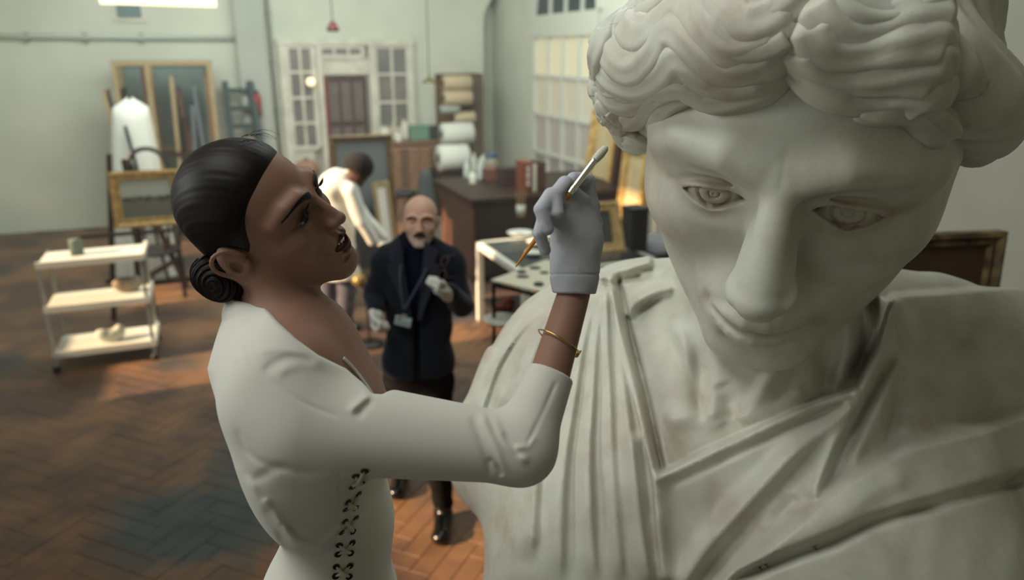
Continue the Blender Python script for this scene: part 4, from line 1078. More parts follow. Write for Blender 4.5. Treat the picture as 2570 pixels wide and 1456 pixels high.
# glazed door unit in the back wall: positions read on the wall plane
def WB(x0, y0, x1, y1, e=BW-0.05):
    a, z1 = hitB(x0, y0, e); b, _ = hitB(x1, y0, e); _, z0 = hitB((x0+x1)/2, y1, e); return a, b, z0, z1
door = rthing('door_1', None, None, 0, 0); del door['label'], door['category']; door['kind'] = 'structure'; door.name = 'door_1'
def dbox(name, x0, y0, x1, y1, d0, d1, m, par=None):
    a, b, z0, z1 = WB(x0, y0, x1, y1); bm = bmesh.new(); bx(bm, (a, BW-d1, z0), (b, BW-d0, z1)); return obj_bm(name, bm, m, par or door, bevel=0.006)
def glazing(x0, y0, x1, y1, nc, nr, name='sash', bot=None):
    """white sash with nc x nr recessed panes"""
    a, b, z0, z1 = WB(x0, y0, x1, y1); e = door
    bm = bmesh.new(); mw = 0.05
    for i in range(nc+1):
        u = a+(b-a)*i/nc; w_ = mw*(1.5 if i in (0, nc) else 0.8); bx(bm, (u-w_/2, BW-0.10, z0), (u+w_/2, BW-0.045, z1))
    for j in range(nr+1):
        u = z0+(z1-z0)*j/nr; w_ = mw*(1.5 if j in (0, nr) else 0.8); bx(bm, (a, BW-0.098, u-w_/2), (b, BW-0.047, u+w_/2))
    fr = obj_bm(name, bm, M_TRIMW, e)
    for i in range(nc):
        for j in range(nr):
            bm = bmesh.new(); bx(bm, (a+(b-a)*i/nc+.02, BW-0.065, z0+(z1-z0)*j/nr+.02), (a+(b-a)*(i+1)/nc-.02, BW-0.06, z0+(z1-z0)*(j+1)/nr-.02))
            obj_bm('pane', bm, M_GLASSD, fr)
    return fr
dbox('door_frame', 692, 97, 1034, 114, 0.0, 0.13, M_TRIMW)
dbox('door_frame', 694, 97, 714, 470, 0.0, 0.12, M_TRIMW)
dbox('door_frame', 790, 112, 804, 470, 0.0, 0.12, M_TRIMW)
dbox('door_frame', 921, 112, 938, 470, 0.0, 0.12, M_TRIMW)
dbox('door_frame', 1020, 112, 1034, 430, 0.0, 0.12, M_TRIMW)
dbox('backing', 692, 97, 1034, 500, -0.01, 0.02, M_TRIMW)
glazing(716, 115, 782, 372, 2, 4); glazing(800, 116, 908, 143, 3, 1); glazing(938, 115, 1021, 325, 2, 3)
dbox('panel', 798, 145, 925, 188, 0.0, 0.07, M_TRIMW)
dbox('panel', 716, 375, 790, 500, 0.0, 0.07, M_TRIMW)
M_RED = mat('red_brown_paint', (0.30, 0.21, 0.20), rough=0.5, var=0.25, scale=6)
leaf = dbox('door_leaf', 812, 192, 918, 480, 0.02, 0.06, M_RED)
a, b, z0, z1 = WB(812, 192, 918, 480)
for i in range(3):
    for j, (u, v) in enumerate([(0.62, 0.95), (0.30, 0.57)]):
        bm = bmesh.new(); bx(bm, (a+(b-a)*(0.10+0.29*i), BW-0.068, z0+(z1-z0)*u), (a+(b-a)*(0.32+0.29*i), BW-0.058, z0+(z1-z0)*v)); obj_bm('pane', bm, mat('door_glass', (0.46, 0.42, 0.40), rough=0.3, var=0.2, scale=3), leaf)
bm = bmesh.new(); bx(bm, (a-0.02, BW-0.075, z0), (a+0.05, BW-0.05, z1)); obj_bm('stile', bm, mat('bright_red_paint', (0.50, 0.20, 0.22), rough=0.5), leaf)
kb = bmesh.new(); lathe(kb, [(0.0, 0), (0.03, 0.0), (0.03, 0.02), (0.012, 0.03), (0.03, 0.05), (0.0, 0.07)], 12, M=Matrix.Translation((b-0.08, BW-0.07, 1.0)) @ Matrix.Rotation(PI/2, 4, 'X')); obj_bm('door_handle', kb, mat('brass', (0.6, 0.5, 0.25), rough=0.3, metal=1), leaf)

# tall window in the right-hand wall with a half-round head
struct(rbox('wall_right', (RWL, -3, 0), (RWL+0.3, BW+0.6, 0.55), M_WALL))
m0, zt = hitR(1340, 90, RWL); m1, _ = hitR(1498, 90, RWL)
_, z1a = hitR(1340, 91, RWL); zr = [hitR(1338, y, RWL)[1] for y in (91, 189, 284, 376)]
zr.append(zr[-1]-(zr[-2]-zr[-1])); zr.append(0.55)
e_far, e_near = m0, m1
struct(rbox('wall_right', (RWL, e_far+0.06, 0.55), (RWL+0.3, BW+0.6, 5.0), M_WALL))
struct(rbox('wall_right', (RWL, -3, 0.55), (RWL+0.3, e_near-0.06, 5.0), M_WALL))
zsp = hitR(1345, 40, RWL)[1]
win = thing('window_1', None, None, (0, 0, 0), AZ); del win['label'], win['category']; win['kind'] = 'structure'
bm = bmesh.new()
nm = 5; em = [e_far+(e_near-e_far)*v for v in (0, .27, .52, .77, 1)]
for i, e in enumerate(em):
    w_ = 0.10 if i in (0, 4) else 0.045; bx(bm, (RWL-0.02, e-w_/2, 0.5), (RWL+0.08, e+w_/2, zr[0]))
for j, z in enumerate(zr):
    w_ = 0.05; bx(bm, (RWL-0.015, e_near, z-w_/2), (RWL+0.07, e_far, z+w_/2))
bx(bm, (RWL-0.03, e_near-0.05, zr[0]-0.02), (RWL+0.10, e_far+0.05, zsp))          # transom beam
cen = (e_far+e_near)/2; rad = (e_far-e_near)/2
k = 16
for a_, b_ in zip(np.linspace(0, PI, k+1), np.linspace(0, PI, k+1)[1:]):
    p_ = [(cen+math.cos(a_)*rad, zsp+math.sin(a_)*rad), (cen+math.cos(b_)*rad, zsp+math.sin(b_)*rad)]
    q_ = [(cen+math.cos(a_)*(rad+.16), zsp+math.sin(a_)*(rad+.16)), (cen+math.cos(b_)*(rad+.16), zsp+math.sin(b_)*(rad+.16))]
    vs = [bm.verts.new((x, y, z)) for x in (RWL-0.03, RWL+0.09) for y, z in (p_[0], p_[1], q_[1], q_[0])]
    for q in ((0, 1, 2, 3), (7, 6, 5, 4), (0, 4, 5, 1), (3, 2, 6, 7)): bm.faces.new([vs[t] for t in q])
for e in em[1:4]:
    hh = math.sqrt(max(rad*rad-(e-cen)**2, 0)); bx(bm, (RWL, e-0.02, zsp), (RWL+0.06, e+0.02, zsp+hh))
obj_bm('window_frame', bm, mat('window_paint', (0.80, 0.80, 0.75), rough=0.6), win)
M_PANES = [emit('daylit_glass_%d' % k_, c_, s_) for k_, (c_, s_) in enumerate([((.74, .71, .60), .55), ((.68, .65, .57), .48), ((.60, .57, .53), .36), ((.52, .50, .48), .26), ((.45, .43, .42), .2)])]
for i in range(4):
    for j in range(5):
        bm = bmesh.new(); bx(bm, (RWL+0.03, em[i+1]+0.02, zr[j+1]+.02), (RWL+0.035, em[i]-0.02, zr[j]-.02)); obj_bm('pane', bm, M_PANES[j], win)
    bm = bmesh.new(); ya, yb = em[i+1], em[i]
    pr = [(ya, zsp)]+[(y, zsp+math.sqrt(max(rad*rad-(y-cen)**2, 0))) for y in np.linspace(ya, yb, 8)]+[(yb, zsp)]
    f0 = [bm.verts.new((RWL+0.04, y, z)) for y, z in pr]; f1 = [bm.verts.new((RWL+0.05, y, z)) for y, z in pr]
    bm.faces.new(f0); bm.faces.new(f1[::-1])
    obj_bm('pane', bm, mat('dark_head_glass', (0.20, 0.24, 0.25), rough=0.2), win)
# wall above the arch head
bm = bmesh.new()
for a_, b_ in zip(np.linspace(0, PI, k+1), np.linspace(0, PI, k+1)[1:]):
    y0, z0_ = cen+math.cos(a_)*(rad+.06), zsp+math.sin(a_)*(rad+.06); y1, z1_ = cen+math.cos(b_)*(rad+.06), zsp+math.sin(b_)*(rad+.06)
    vs = [bm.verts.new((x, y, z)) for x in (RWL, RWL+0.3) for y, z in ((y0, z0_), (y1, z1_), (y1, 5.0), (y0, 5.0))]
    for q in ((0, 1, 2, 3), (7, 6, 5, 4), (0, 4, 5, 1)): bm.faces.new([vs[t] for t in q])
o = obj_bm('wall_right', bm, M_WALL); o.rotation_euler = (0, 0, AZ); struct(o)
# small dark window high on the left
a, b, z0, z1 = WB(290, 8, 352, 45, BW)
w2 = thing('window_2', None, None, (0, 0, 0), AZ); del w2['label'], w2['category']; w2['kind'] = 'structure'
lbox('window_frame', (a-.05, BW-0.03, z0-.05), (b+.05, BW+0.01, z1+.05), M_TRIMW, w2); lbox('pane', (a, BW-0.04, z0), (b, BW-0.02, z1), mat('dark_teal_glass', (0.33, 0.43, 0.42), rough=0.3), w2)

# ---------------------------------------------------------------- floor: worn herringbone parquet
M_FLOORB = mat('floor_bed', (0.24, 0.18, 0.15), rough=0.9)
struct(rbox('floor', (-3.6, -3.2, -0.12), (6.2, 13.3, -0.012), M_FLOORB))
def parquet_mat():
    m = bpy.data.materials.new('worn_parquet'); m.use_nodes = True; nt = m.node_tree; N = nt.nodes.new; L = nt.links.new; b = nt.nodes['Principled BSDF']
    geo = N('ShaderNodeNewGeometry'); tc = N('ShaderNodeTexCoord')
    def noise(sc, det=5, ro=0.55, off=0.0):
        n = N('ShaderNodeTexNoise'); n.inputs['Scale'].default_value = sc; n.inputs['Detail'].default_value = det; n.inputs['Roughness'].default_value = ro
        mp = N('ShaderNodeMapping'); mp.inputs['Location'].default_value = (off, off*.7, 0); L(geo.outputs['Position'], mp.inputs[0]); L(mp.outputs[0], n.inputs['Vector']); return n.outputs['Fac']
    def ramp(f, p0, c0, p1, c1):
        r = N('ShaderNodeValToRGB'); r.color_ramp.elements[0].position = p0; r.color_ramp.elements[1].position = p1
        r.color_ramp.elements[0].color = (*lin(c0), 1); r.color_ramp.elements[1].color = (*lin(c1), 1); L(f, r.inputs[0]); return r.outputs[0]
    def mix(f, a_, b_, mode='MIX'):
        x = N('ShaderNodeMix'); x.data_type = 'RGBA'; x.blend_type = mode
        if isinstance(f, float): x.inputs[0].default_value = f
        else: L(f, x.inputs[0])
        L(a_, x.inputs[6]); L(b_, x.inputs[7]); return x.outputs[2]
    base = ramp(geo.outputs['Random Per Island'], 0.0, (0.33, 0.23, 0.18), 1.0, (0.42, 0.30, 0.22))
    oi = N('ShaderNodeObjectInfo'); base2 = ramp(oi.outputs['Random'], 0.0, (0.32, 0.22, 0.17), 1.0, (0.43, 0.31, 0.22)); base = mix(0.5, base, base2)
    worn = ramp(noise(1.1, 6, 0.6), 0.42, (0.26, 0.20, 0.18), 0.60, (0.52, 0.38, 0.26)); base = mix(0.72, base, worn)
    f1 = N('ShaderNodeMapRange'); L(noise(0.55, 4, 0.6, 11.7), f1.inputs[0]); f1.inputs[1].default_value = 0.52; f1.inputs[2].default_value = 0.66
    paint = ramp(noise(4, 5, 0.6, 8), 0.35, (0.18, 0.20, 0.21), 0.7, (0.26, 0.27, 0.27)); base = mix(f1.outputs[0], base, paint)
    # an old spill of blue-grey paint near the woman's side
    q = G(500, 1330); vm = N('ShaderNodeVectorMath'); vm.operation = 'DISTANCE'; L(geo.outputs['Position'], vm.inputs[0]); vm.inputs[1].default_value = (float(q[0]), float(q[1]), 0)
    ad = N('ShaderNodeMath'); ad.operation = 'MULTIPLY_ADD'; L(noise(1.6, 6, 0.6, 5), ad.inputs[0]); ad.inputs[1].default_value = 1.3; L(vm.outputs['Value'], ad.inputs[2])
    mr = N('ShaderNodeMapRange'); L(ad.outputs[0], mr.inputs[0]); mr.inputs[1].default_value = 1.22; mr.inputs[2].default_value = 0.95; base = mix(mr.outputs[0], base, ramp(noise(5, 5, 0.6, 2), 0.3, (0.17, 0.20, 0.21), 0.7, (0.25, 0.28, 0.28)))
    L(base, b.inputs['Base Color']); b.inputs['Roughness'].default_value = 0.5
    n = N('ShaderNodeBump'); n.inputs['Strength'].default_value = 0.3; n.inputs['Distance'].default_value = 0.003; L(noise(60, 3), n.inputs['Height']); L(n.outputs[0], b.inputs['Normal'])
    return m
M_PARQ = parquet_mat()
bw_, bl_ = 0.11, 0.44
blocks = []
ca, sa = math.cos(PI/4), math.sin(PI/4)
for i in range(-62, 90):
    for j in range(-20, 24):
        # herringbone: two families of blocks on a square lattice turned 45 degrees
        u0 = i*bw_+j*bl_; v0 = i*bw_-j*bl_
        for fam in (0, 1):
            if fam == 0: cu, cv, r_ = u0+bl_/2, v0+bw_/2, 0
            else: cu, cv, r_ = u0+bw_/2, v0+bw_+bl_/2, 1
            a = 1.4+(cu*ca-cv*sa); b_ = 6.0+(cu*sa+cv*ca)
            if -3.1 < a < 4.72 and 0.2 < b_ < 12.35:
                q = rw(a, b_); dd = np.array(q)-CAM; zc = dd@FW
                if zc < 0.5: continue
                x_ = 1285+FPX*(dd@RT)/zc; y_ = 728-FPX*(dd@UP)/zc
                blocks.append((math.hypot(q[0], q[1]), a, b_, r_, (250 < x_ < 1420 and 500 < y_ < 1530)))
blocks.sort(key=lambda t: (not t[4], t[0]))
par = thing('floor_parquet', None, None, (0, 0, 0), AZ); del par['label'], par['category']; par['kind'] = 'structure'; par.name = 'floor_1'
bm = bmesh.new(); r = bmesh.ops.create_cube(bm, size=1.0)
for v in bm.verts: v.co = Vector((v.co.x*(bl_-0.003), v.co.y*(bw_-0.003), v.co.z*0.014))
bmesh.ops.bevel(bm, geom=[e for e in bm.edges if abs(e.verts[0].co.z-0.007) < 1e-4 and abs(e.verts[1].co.z-0.007) < 1e-4], offset=0.0015, segments=1, affect='EDGES')
pm = bpy.data.meshes.new('parquet_block'); bm.to_mesh(pm); pm.materials.append(M_PARQ); bm.free()
rnd = random.Random(2)
restV, restF = [], []
bv = np.array([v.co[:] for v in pm.vertices]); bf = [list(p_.vertices) for p_ in pm.polygons]
kk = 0; far_bm_v = []; far_f = []
for n_, (dist, a, b_, r_, vis) in enumerate(blocks):
    ang = PI/4+(PI/2 if r_ else 0); zj = -0.006+rnd.uniform(-0.0012, 0.0012)
    if n_ < 300 and vis:
        o = bpy.data.objects.new('parquet_block', pm); COL.objects.link(o); o.parent = par; o.location = (a, b_, zj); o.rotation_euler = (0, 0, ang)
    else:
        c, s = math.cos(ang), math.sin(ang); hx, hy = (bl_-.003)/2, (bw_-.003)/2; base = len(far_bm_v)
        for sx, sy in ((-1, -1), (1, -1), (1, 1), (-1, 1)): far_bm_v.append((a+c*sx*hx-s*sy*hy, b_+s*sx*hx+c*sy*hy, zj+0.006))
        for sx, sy in ((-1, -1), (1, -1), (1, 1), (-1, 1)): far_bm_v.append((a+c*sx*(hx+.0013)-s*sy*(hy+.0013), b_+s*sx*(hx+.0013)+c*sy*(hy+.0013), zj-0.006))
        far_f += [[base, base+1, base+2, base+3]]+[[base+i_, base+4+i_, base+4+(i_+1) % 4, base+(i_+1) % 4] for i_ in range(4)]
o = obj_np('parquet_blocks', np.array(far_bm_v), np.array(far_f), M_PARQ, par, smooth=False); o['kind'] = 'stuff'
print('blocks', len(blocks))
# ---------------------------------------------------------------- things around the workshop
M_WD = mat('dark_wood', (0.20, 0.13, 0.11), rough=0.45, rgb2=(0.13, 0.09, 0.08), scale=6, aniso=(1, 8, 8))
M_WR = mat('red_brown_wood', (0.38, 0.26, 0.21), rough=0.5, rgb2=(0.29, 0.19, 0.15), scale=8, aniso=(8, 8, 1))
M_WM = mat('mid_wood', (0.52, 0.40, 0.28), rough=0.55, rgb2=(0.42, 0.31, 0.21), scale=9, aniso=(8, 8, 1))
M_WP = mat('pale_wood', (0.66, 0.58, 0.44), rough=0.6, rgb2=(0.56, 0.47, 0.34), scale=9, aniso=(8, 8, 1))
M_BLK = mat('black_metal', (0.07, 0.07, 0.08), rough=0.45)
M_TEAL = mat('dark_teal_paint', (0.21, 0.28, 0.28), rough=0.6)
M_GILT = mat('gilt_frame', (0.70, 0.58, 0.36), rough=0.45, rgb2=(0.52, 0.41, 0.24), scale=25, metal=0.25)
M_WHT = mat('white_paint', (0.82, 0.82, 0.78), rough=0.5)
M_CLOTH = mat('white_cloth', (0.83, 0.83, 0.79), rough=0.95)
M_PAPER = mat('cream_paper', (0.84, 0.80, 0.70), rough=0.8)
M_GREYW = mat('grey_metal', (0.62, 0.64, 0.63), rough=0.4, metal=0.3)
M_CLEAR = mat('bottle_glass', (0.70, 0.72, 0.68), rough=0.08, spec=0.8)
def lat(name, prof, m, par, c=(0, 0, 0), seg=20, M=None):
    bm = bmesh.new(); lathe(bm, prof, seg, c, M); return obj_bm(name, bm, m, par, smooth=True, bevel=0)
def lbar(name, a, b, w, m, par, t=None, bevel=0.0):
    bm = bmesh.new(); bar(bm, a, b, w, t); return obj_bm(name, bm, m, par, bevel=bevel)
def frame_parts(par, w, h, fw, fd, m, pic=None, M=None, prof=True, picname='canvas'):
    """picture frame standing in local xz plane, lower left corner at the origin; four mitred members with a stepped profile"""
    M = M or Matrix.Identity(4)
    cs = [(0, 0), (w, 0), (w, h), (0, h)]; ins = [(fw, fw), (w-fw, fw), (w-fw, h-fw), (fw, h-fw)]
    steps = [(0.0, 0.0), (0.0, -fd), (0.30, -fd*1.15), (0.55, -fd*0.7), (0.85, -fd*0.8), (1.0, -fd*0.35), (1.0, 0.0)] if prof else [(0, 0), (0, -fd), (1, -fd), (1, 0)]
    for i in range(4):
        j = (i+1) % 4; bm = bmesh.new(); A = []; B = []
        for u, d in steps:
            A.append(bm.verts.new(M @ Vector((cs[i][0]*(1-u)+ins[i][0]*u, d, cs[i][1]*(1-u)+ins[i][1]*u)))); B.append(bm.verts.new(M @ Vector((cs[j][0]*(1-u)+ins[j][0]*u, d, cs[j][1]*(1-u)+ins[j][1]*u))))
        n = len(steps)
        for k in range(n): bm.faces.new((A[k], B[k], B[(k+1) % n], A[(k+1) % n]))
        obj_bm('frame_rail', bm, m, par)
    if pic is not None:
        bm = bmesh.new(); vs = bx(bm, (fw*.9, -fd*.35, fw*.9), (w-fw*.9, -0.004, h-fw*.9))
        for v in vs: v.co = M @ v.co
        return obj_bm(picname, bm, pic, par)
def lean(tilt, base=(0, 0, 0), yaw=0.0): return Matrix.Translation(base) @ Matrix.Rotation(yaw, 4, 'Z') @ Matrix.Rotation(-tilt, 4, 'X')
def landscape_mat(name, sky, tree, land, horizon=0.62):
    """flat painted landscape: sky, a clump of trees and meadow"""
    m = bpy.data.materials.new(name); m.use_nodes = True; nt = m.node_tree; N = nt.nodes.new; L = nt.links.new; b = nt.nodes['Principled BSDF']
    tc = N('ShaderNodeTexCoord'); sp = N('ShaderNodeSeparateXYZ'); L(tc.outputs['Generated'], sp.inputs[0]); n = N('ShaderNodeTexNoise'); n.inputs['Scale'].default_value = 7; L(tc.outputs['Generated'], n.inputs['Vector'])
    a = N('ShaderNodeMath'); a.operation = 'MULTIPLY_ADD'; L(n.outputs['Fac'], a.inputs[0]); a.inputs[1].default_value = 0.28; L(sp.outputs['Z'], a.inputs[2])
    r = N('ShaderNodeValToRGB'); L(a.outputs[0], r.inputs[0]); e = r.color_ramp.elements; e[0].position = 0; e[0].color = (*lin(land), 1); e[1].position = horizon+0.10; e[1].color = (*lin(sky), 1)
    x = e.new(horizon-.02); x.color = (*lin(land), 1); x = e.new(horizon); x.color = (*lin(tree), 1); x = e.new(horizon+.06); x.color = (*lin(tree), 1)
    L(r.outputs[0], b.inputs['Base Color']); b.inputs['Roughness'].default_value = 0.6
    return m

# --- ceiling tube light
tl0, tl1 = P(250, -1, 5.2), P(541, 8, 5.6)
t = thing('tube_light', 'long glowing fluorescent tube light hanging at the top left', 'light', tl0)
V, Fq = tube_np(np.linspace(tl0, tl1, 12), 0.026, seg=14); kid(obj_poly('tube', V, Fq, emit('tube_glow', (1.0, 0.98, 0.80), 1.6)), t)
V, Fq = tube_np(np.linspace(tl0+[0, 0, .05], tl1+[0, 0, .05], 4), 0.03, 0.012, seg=8); kid(obj_poly('housing', V, Fq, M_WHT), t)
for f_ in (0.1, 0.9):
    c_ = tl0+(tl1-tl0)*f_; V, Fq = tube_np([c_+[0, 0, 0.05], [c_[0], c_[1], 5.0]], 0.004, seg=6); kid(obj_poly('hanger_wire', V, Fq, M_BLK), t)

# --- pendant lamps, bulb
def pendant(name, label, px, py, e1, col, r, prof, ytop):
    a, z = hitB(px, py, e1); t = rthing(name, label, 'lamp', a, e1, z)
    lat('lamp_shade', prof, col, t); bm = bmesh.new(); lathe(bm, [(0.006, prof[-1][1]), (0.006, 5.0-z)], 6); obj_bm('cord', bm, M_BLK, t)
    return t
pendant('pendant_lamp', 'small dark red pendant lamp hanging above the glazed door', 836, 79, 9.5, mat('dark_red_enamel', (0.36, 0.13, 0.14), rough=0.4), 0.05, [(0.0, 0.01), (0.065, 0.0), (0.075, 0.02), (0.05, 0.07), (0.022, 0.11), (0.0, 0.12)], 0)
pendant('pendant_lamp', 'shallow brass pendant shade on a long cord by the paper rolls', 1077, 208, 10.5, mat('aged_brass', (0.50, 0.45, 0.30), rough=0.4, metal=0.5), 0.1, [(0.03, 0.012), (0.10, 0.0), (0.105, 0.008), (0.07, 0.035), (0.03, 0.055), (0.012, 0.09)], 0)
a, z = hitB(781, 206, BW-0.25); t = rthing('wall_lamp', 'round glowing white globe lamp beside the glazed door panes', 'lamp', a, BW-0.2, z)
lat('globe', [(0, -.065), (.04, -.052), (.062, -.02), (.062, .02), (.04, .052), (0, .065)], emit('globe_glow', (1.0, 0.90, 0.72), 1.5), t); lbar('arm', (0, 0.04, 0), (0, 0.12, 0.02), 0.02, M_GREYW, t)
# fire alarm box and switch
a, z = hitB(645, 258, BW-0.25); t = rthing('fire_extinguisher', 'red fire extinguisher hung on the pilaster', 'extinguisher', a, BW-0.30, z)
lat('cylinder', [(0, -.20), (.052, -.19), (.055, .08), (.04, .12), (.015, .14), (0, .14)], mat('signal_red', (0.60, 0.20, 0.20), rough=0.4), t); lbox('valve', (-.03, -.015, .14), (.03, .015, .18), M_BLK, t); lbox('bracket', (-.02, .04, -.05), (.02, .10, 0), M_BLK, t)
a, z = hitB(671, 296, BW-0.05); t = rthing('switch_box', 'small dark electrical switch box on the wall under the conduit', 'switch', a, BW-0.12, z)
lbox('box', (-.06, 0, -.07), (.06, .10, .07), mat('dark_grey_plastic', (0.25, 0.27, 0.29)), t, bevel=.008); lbox('toggle', (-.012, -.02, -.02), (.012, 0, .02), M_WHT, t)

# --- storage rack with canvases, left
e0 = 11.2
ra, _ = hitB(300, 300, e0); rb_, zt_ = hitB(528, 152, e0)
rk = rthing('storage_rack', 'tall pale wooden rack holding canvases and stretchers on end', 'rack', ra, e0)
wR = rb_-ra; zb = 0.62; zt_ = min(zt_, 2.5)
for i, u in enumerate((0.02, 0.34, 0.98)):
    lbox('post', (wR*u-.03, -.03, 0), (wR*u+.03, .03, zt_), M_WP, rk); lbox('post', (wR*u-.03, .75, 0), (wR*u+.03, .81, zt_), M_WP, rk)
for z in (0.25, 1.15, zt_-.03):
    lbox('rail', (0, -.028, z-.03), (wR, .028, z+.03), M_WP if z > 1.5 else M_WD, rk); lbox('rail', (0, .752, z-.03), (wR, .80, z+.03), M_WP, rk)
for u in (0.0, 0.98): lbox('side_rail', (wR*u, 0, zt_-.05), (wR*u+.04, .8, zt_), M_WP, rk)
lbox('shelf', (0, 0, .25), (wR, .8, .28), M_WD, rk)
lbox('back_panel', (0, .81, .25), (wR, .83, zt_), mat('grey_green_board', (0.44, 0.50, 0.48), var=.15, scale=3), rk)
rnd = random.Random(11)
cols = [(0.42, 0.48, 0.50), (0.33, 0.38, 0.40), (0.62, 0.58, 0.48), (0.50, 0.44, 0.38), (0.30, 0.33, 0.37), (0.70, 0.68, 0.60), (0.40, 0.30, 0.26)]
pos_words = ['leftmost', 'second from left', 'third from left', 'fourth from left', 'fifth from left', 'sixth from left', 'seventh from left', 'eighth from left', 'ninth from left', 'tenth from left', 'eleventh from left', 'rightmost']
for i in range(12):
    u = (i+0.6)/12.6*wR; h = rnd.uniform(1.35, 2.15); dp = rnd.uniform(.5, .68); tl = rnd.uniform(-.06, .13); c = cols[i % 7]
    nm = ['grey-blue', 'slate', 'pale tan', 'brown', 'dark slate', 'cream', 'dark brown'][i % 7]
    st = rthing('canvas', f'{nm} canvas standing on edge in the wooden rack, {pos_words[i]}', 'canvas', ra+u*math.cos(0), e0, .285, 'canvases in the storage rack')
    Mx = Matrix.Rotation(-tl, 4, 'Y')
    bm = bmesh.new(); bx(bm, (-.012, .02, 0), (.012, .02+dp, h), Mx); obj_bm('canvas_face', bm, mat('canvas_%d' % (i % 7), c, rough=.9, var=.2, scale=4), st)
    bm = bmesh.new(); bx(bm, (-.02, -.01, 0), (.03, .022, h), Mx); bx(bm, (-.02, .022, h-.04), (.03, dp, h), Mx); obj_bm('stretcher', bm, [M_WP, M_WD, mat('slate_edge', (.36, .40, .42)), M_WR, mat('slate_edge', (.3, .3, .3)), M_WM][i % 6], st)

# --- ladder against the pilaster wall
la, _ = hitB(572, 300, 11.9); lb_, _ = hitB(612, 210, 12.2)
ld = rthing('ladder', 'dark teal wooden ladder leaning on the wall left of the pilaster', 'ladder', la+0.02, 11.6)
_, lz = hitB(600, 205, 12.2)
for s_ in (0, 1): lbar('side_rail', (s_*.42+s_*.05, 0, 0), (s_*.34, .58, lz), .09, M_TEAL, ld, t=.10)
for k in range(8):
    f_ = (k+.7)/8.2; w_ = .47-.13*f_; lbar('rung', (0, .58*f_, lz*f_), (w_, .58*f_, lz*f_), .06, M_TEAL, ld, t=.07)

# --- dust-sheeted frame and black bentwood chair, far left
ch = rthing('dust_sheet', 'white dust sheet draped over a tall stand at the far left', 'sheet', hitB(333, 300, 9.2)[0], 9.2)
b0 = Vector((-.42, 0, 0))
n = 24; C = []
V = []; 
for j in range(20):
    z = 1.98*(1-j/19.0); rr = 0.15+0.17*(j/19.0)**0.7 if j > 0 else 0.02
    for i in range(48):
        a_ = 2*PI*i/48; r2 = rr*(1+0.10*math.sin(a_*7+j*.1)*(j/19.0)+.04*math.sin(a_*3)); V.append((r2*math.cos(a_)*1.0-.1+.10*(1-j/19), r2*math.sin(a_)*.7, z+0.02*math.cos(a_*2)))
Fq = [[j*48+i, (j+1)*48+i, (j+1)*48+(i+1) % 48, j*48+(i+1) % 48] for j in range(19) for i in range(48)]+[[i, (i+1) % 48, (i+1) % 48, i] for i in range(0)]
o = obj_np('sheet', np.array(V), np.array(Fq), M_CLOTH, ch)
cr = rthing('chair', 'black bentwood chair with an arched back in front of the white dust sheet', 'chair', hitB(365, 420, 8.5)[0], 8.5)
for sx in (-.2, .2):
    for sy in (-.19, .19): lbar('leg', (sx*1.1, sy*1.1, 0), (sx, sy, .46), .035, M_BLK, cr)
lat('seat', [(0, .46), (.22, .46), (.23, .48), (.22, .50), (0, .50)], M_BLK, cr)
V, Fq = tube_np(catmull([(-.2, .2, .46), (-.23, .24, 1.0), (-.16, .27, 1.40), (0, .28, 1.50), (.16, .27, 1.40), (.23, .24, 1.0), (.2, .2, .46)], 30), .024, seg=10); obj_poly('back_hoop', V, Fq, M_BLK, cr)
V, Fq = tube_np(catmull([(-.11, .2, .46), (-.12, .25, .98), (0, .27, 1.22), (.12, .25, .98), (.11, .2, .46)], 20), .014, seg=8); obj_poly('inner_hoop', V, Fq, M_BLK, cr)
pl_ = rthing('stand', 'tall dark wooden prop leaning between chair and rack at the far left', 'stand', hitB(385, 420, 8.9)[0], 8.9)
lbar('pole', (0, 0, 0), (-.22, .1, 1.72), .05, M_BLK, pl_, t=.03); lbar('pole', (.12, 0, 0), (.16, .1, 1.25), .09, M_BLK, pl_, t=.03); lbar('foot', (-.2, 0, .03), (.3, 0, .03), .05, M_BLK, pl_)

# --- easel with landscape painting, left
gx = G(395, 790); ea, eb = gx@E2, gx@E1
es = rthing('easel', 'dark wooden easel carrying the gilt-framed landscape, left of the woman', 'easel', ea-.12, eb)
lbar('leg', (-.26, 0, 0), (-.10, .18, 1.55), .045, M_WD, es); lbar('leg', (.10, 0, 0), (.02, .16, 1.5), .05, M_WD, es); lbar('leg', (.38, .85, 0), (.05, .2, 1.45), .045, M_WD, es)
lbar('crossbar', (-.28, .02, .38), (.14, .02, .38), .04, M_WD, es); lbar('crossbar', (.08, .05, .38), (.36, .72, .38), .04, M_WD, es); lbar('ledge', (-.42, -.06, .84), (.36, -.06, .84), .05, M_WD, es, t=.03)
pt = rthing('painting', 'small landscape painting with dark trees in a wide gilt frame', 'painting', ea-.24, eb-.05, .89)
frame_parts(pt, .60, .52, .085, .05, M_GILT, landscape_mat('landscape_paint', (0.58, 0.60, 0.56), (0.20, 0.21, 0.20), (0.33, 0.34, 0.31)), M=lean(.13))
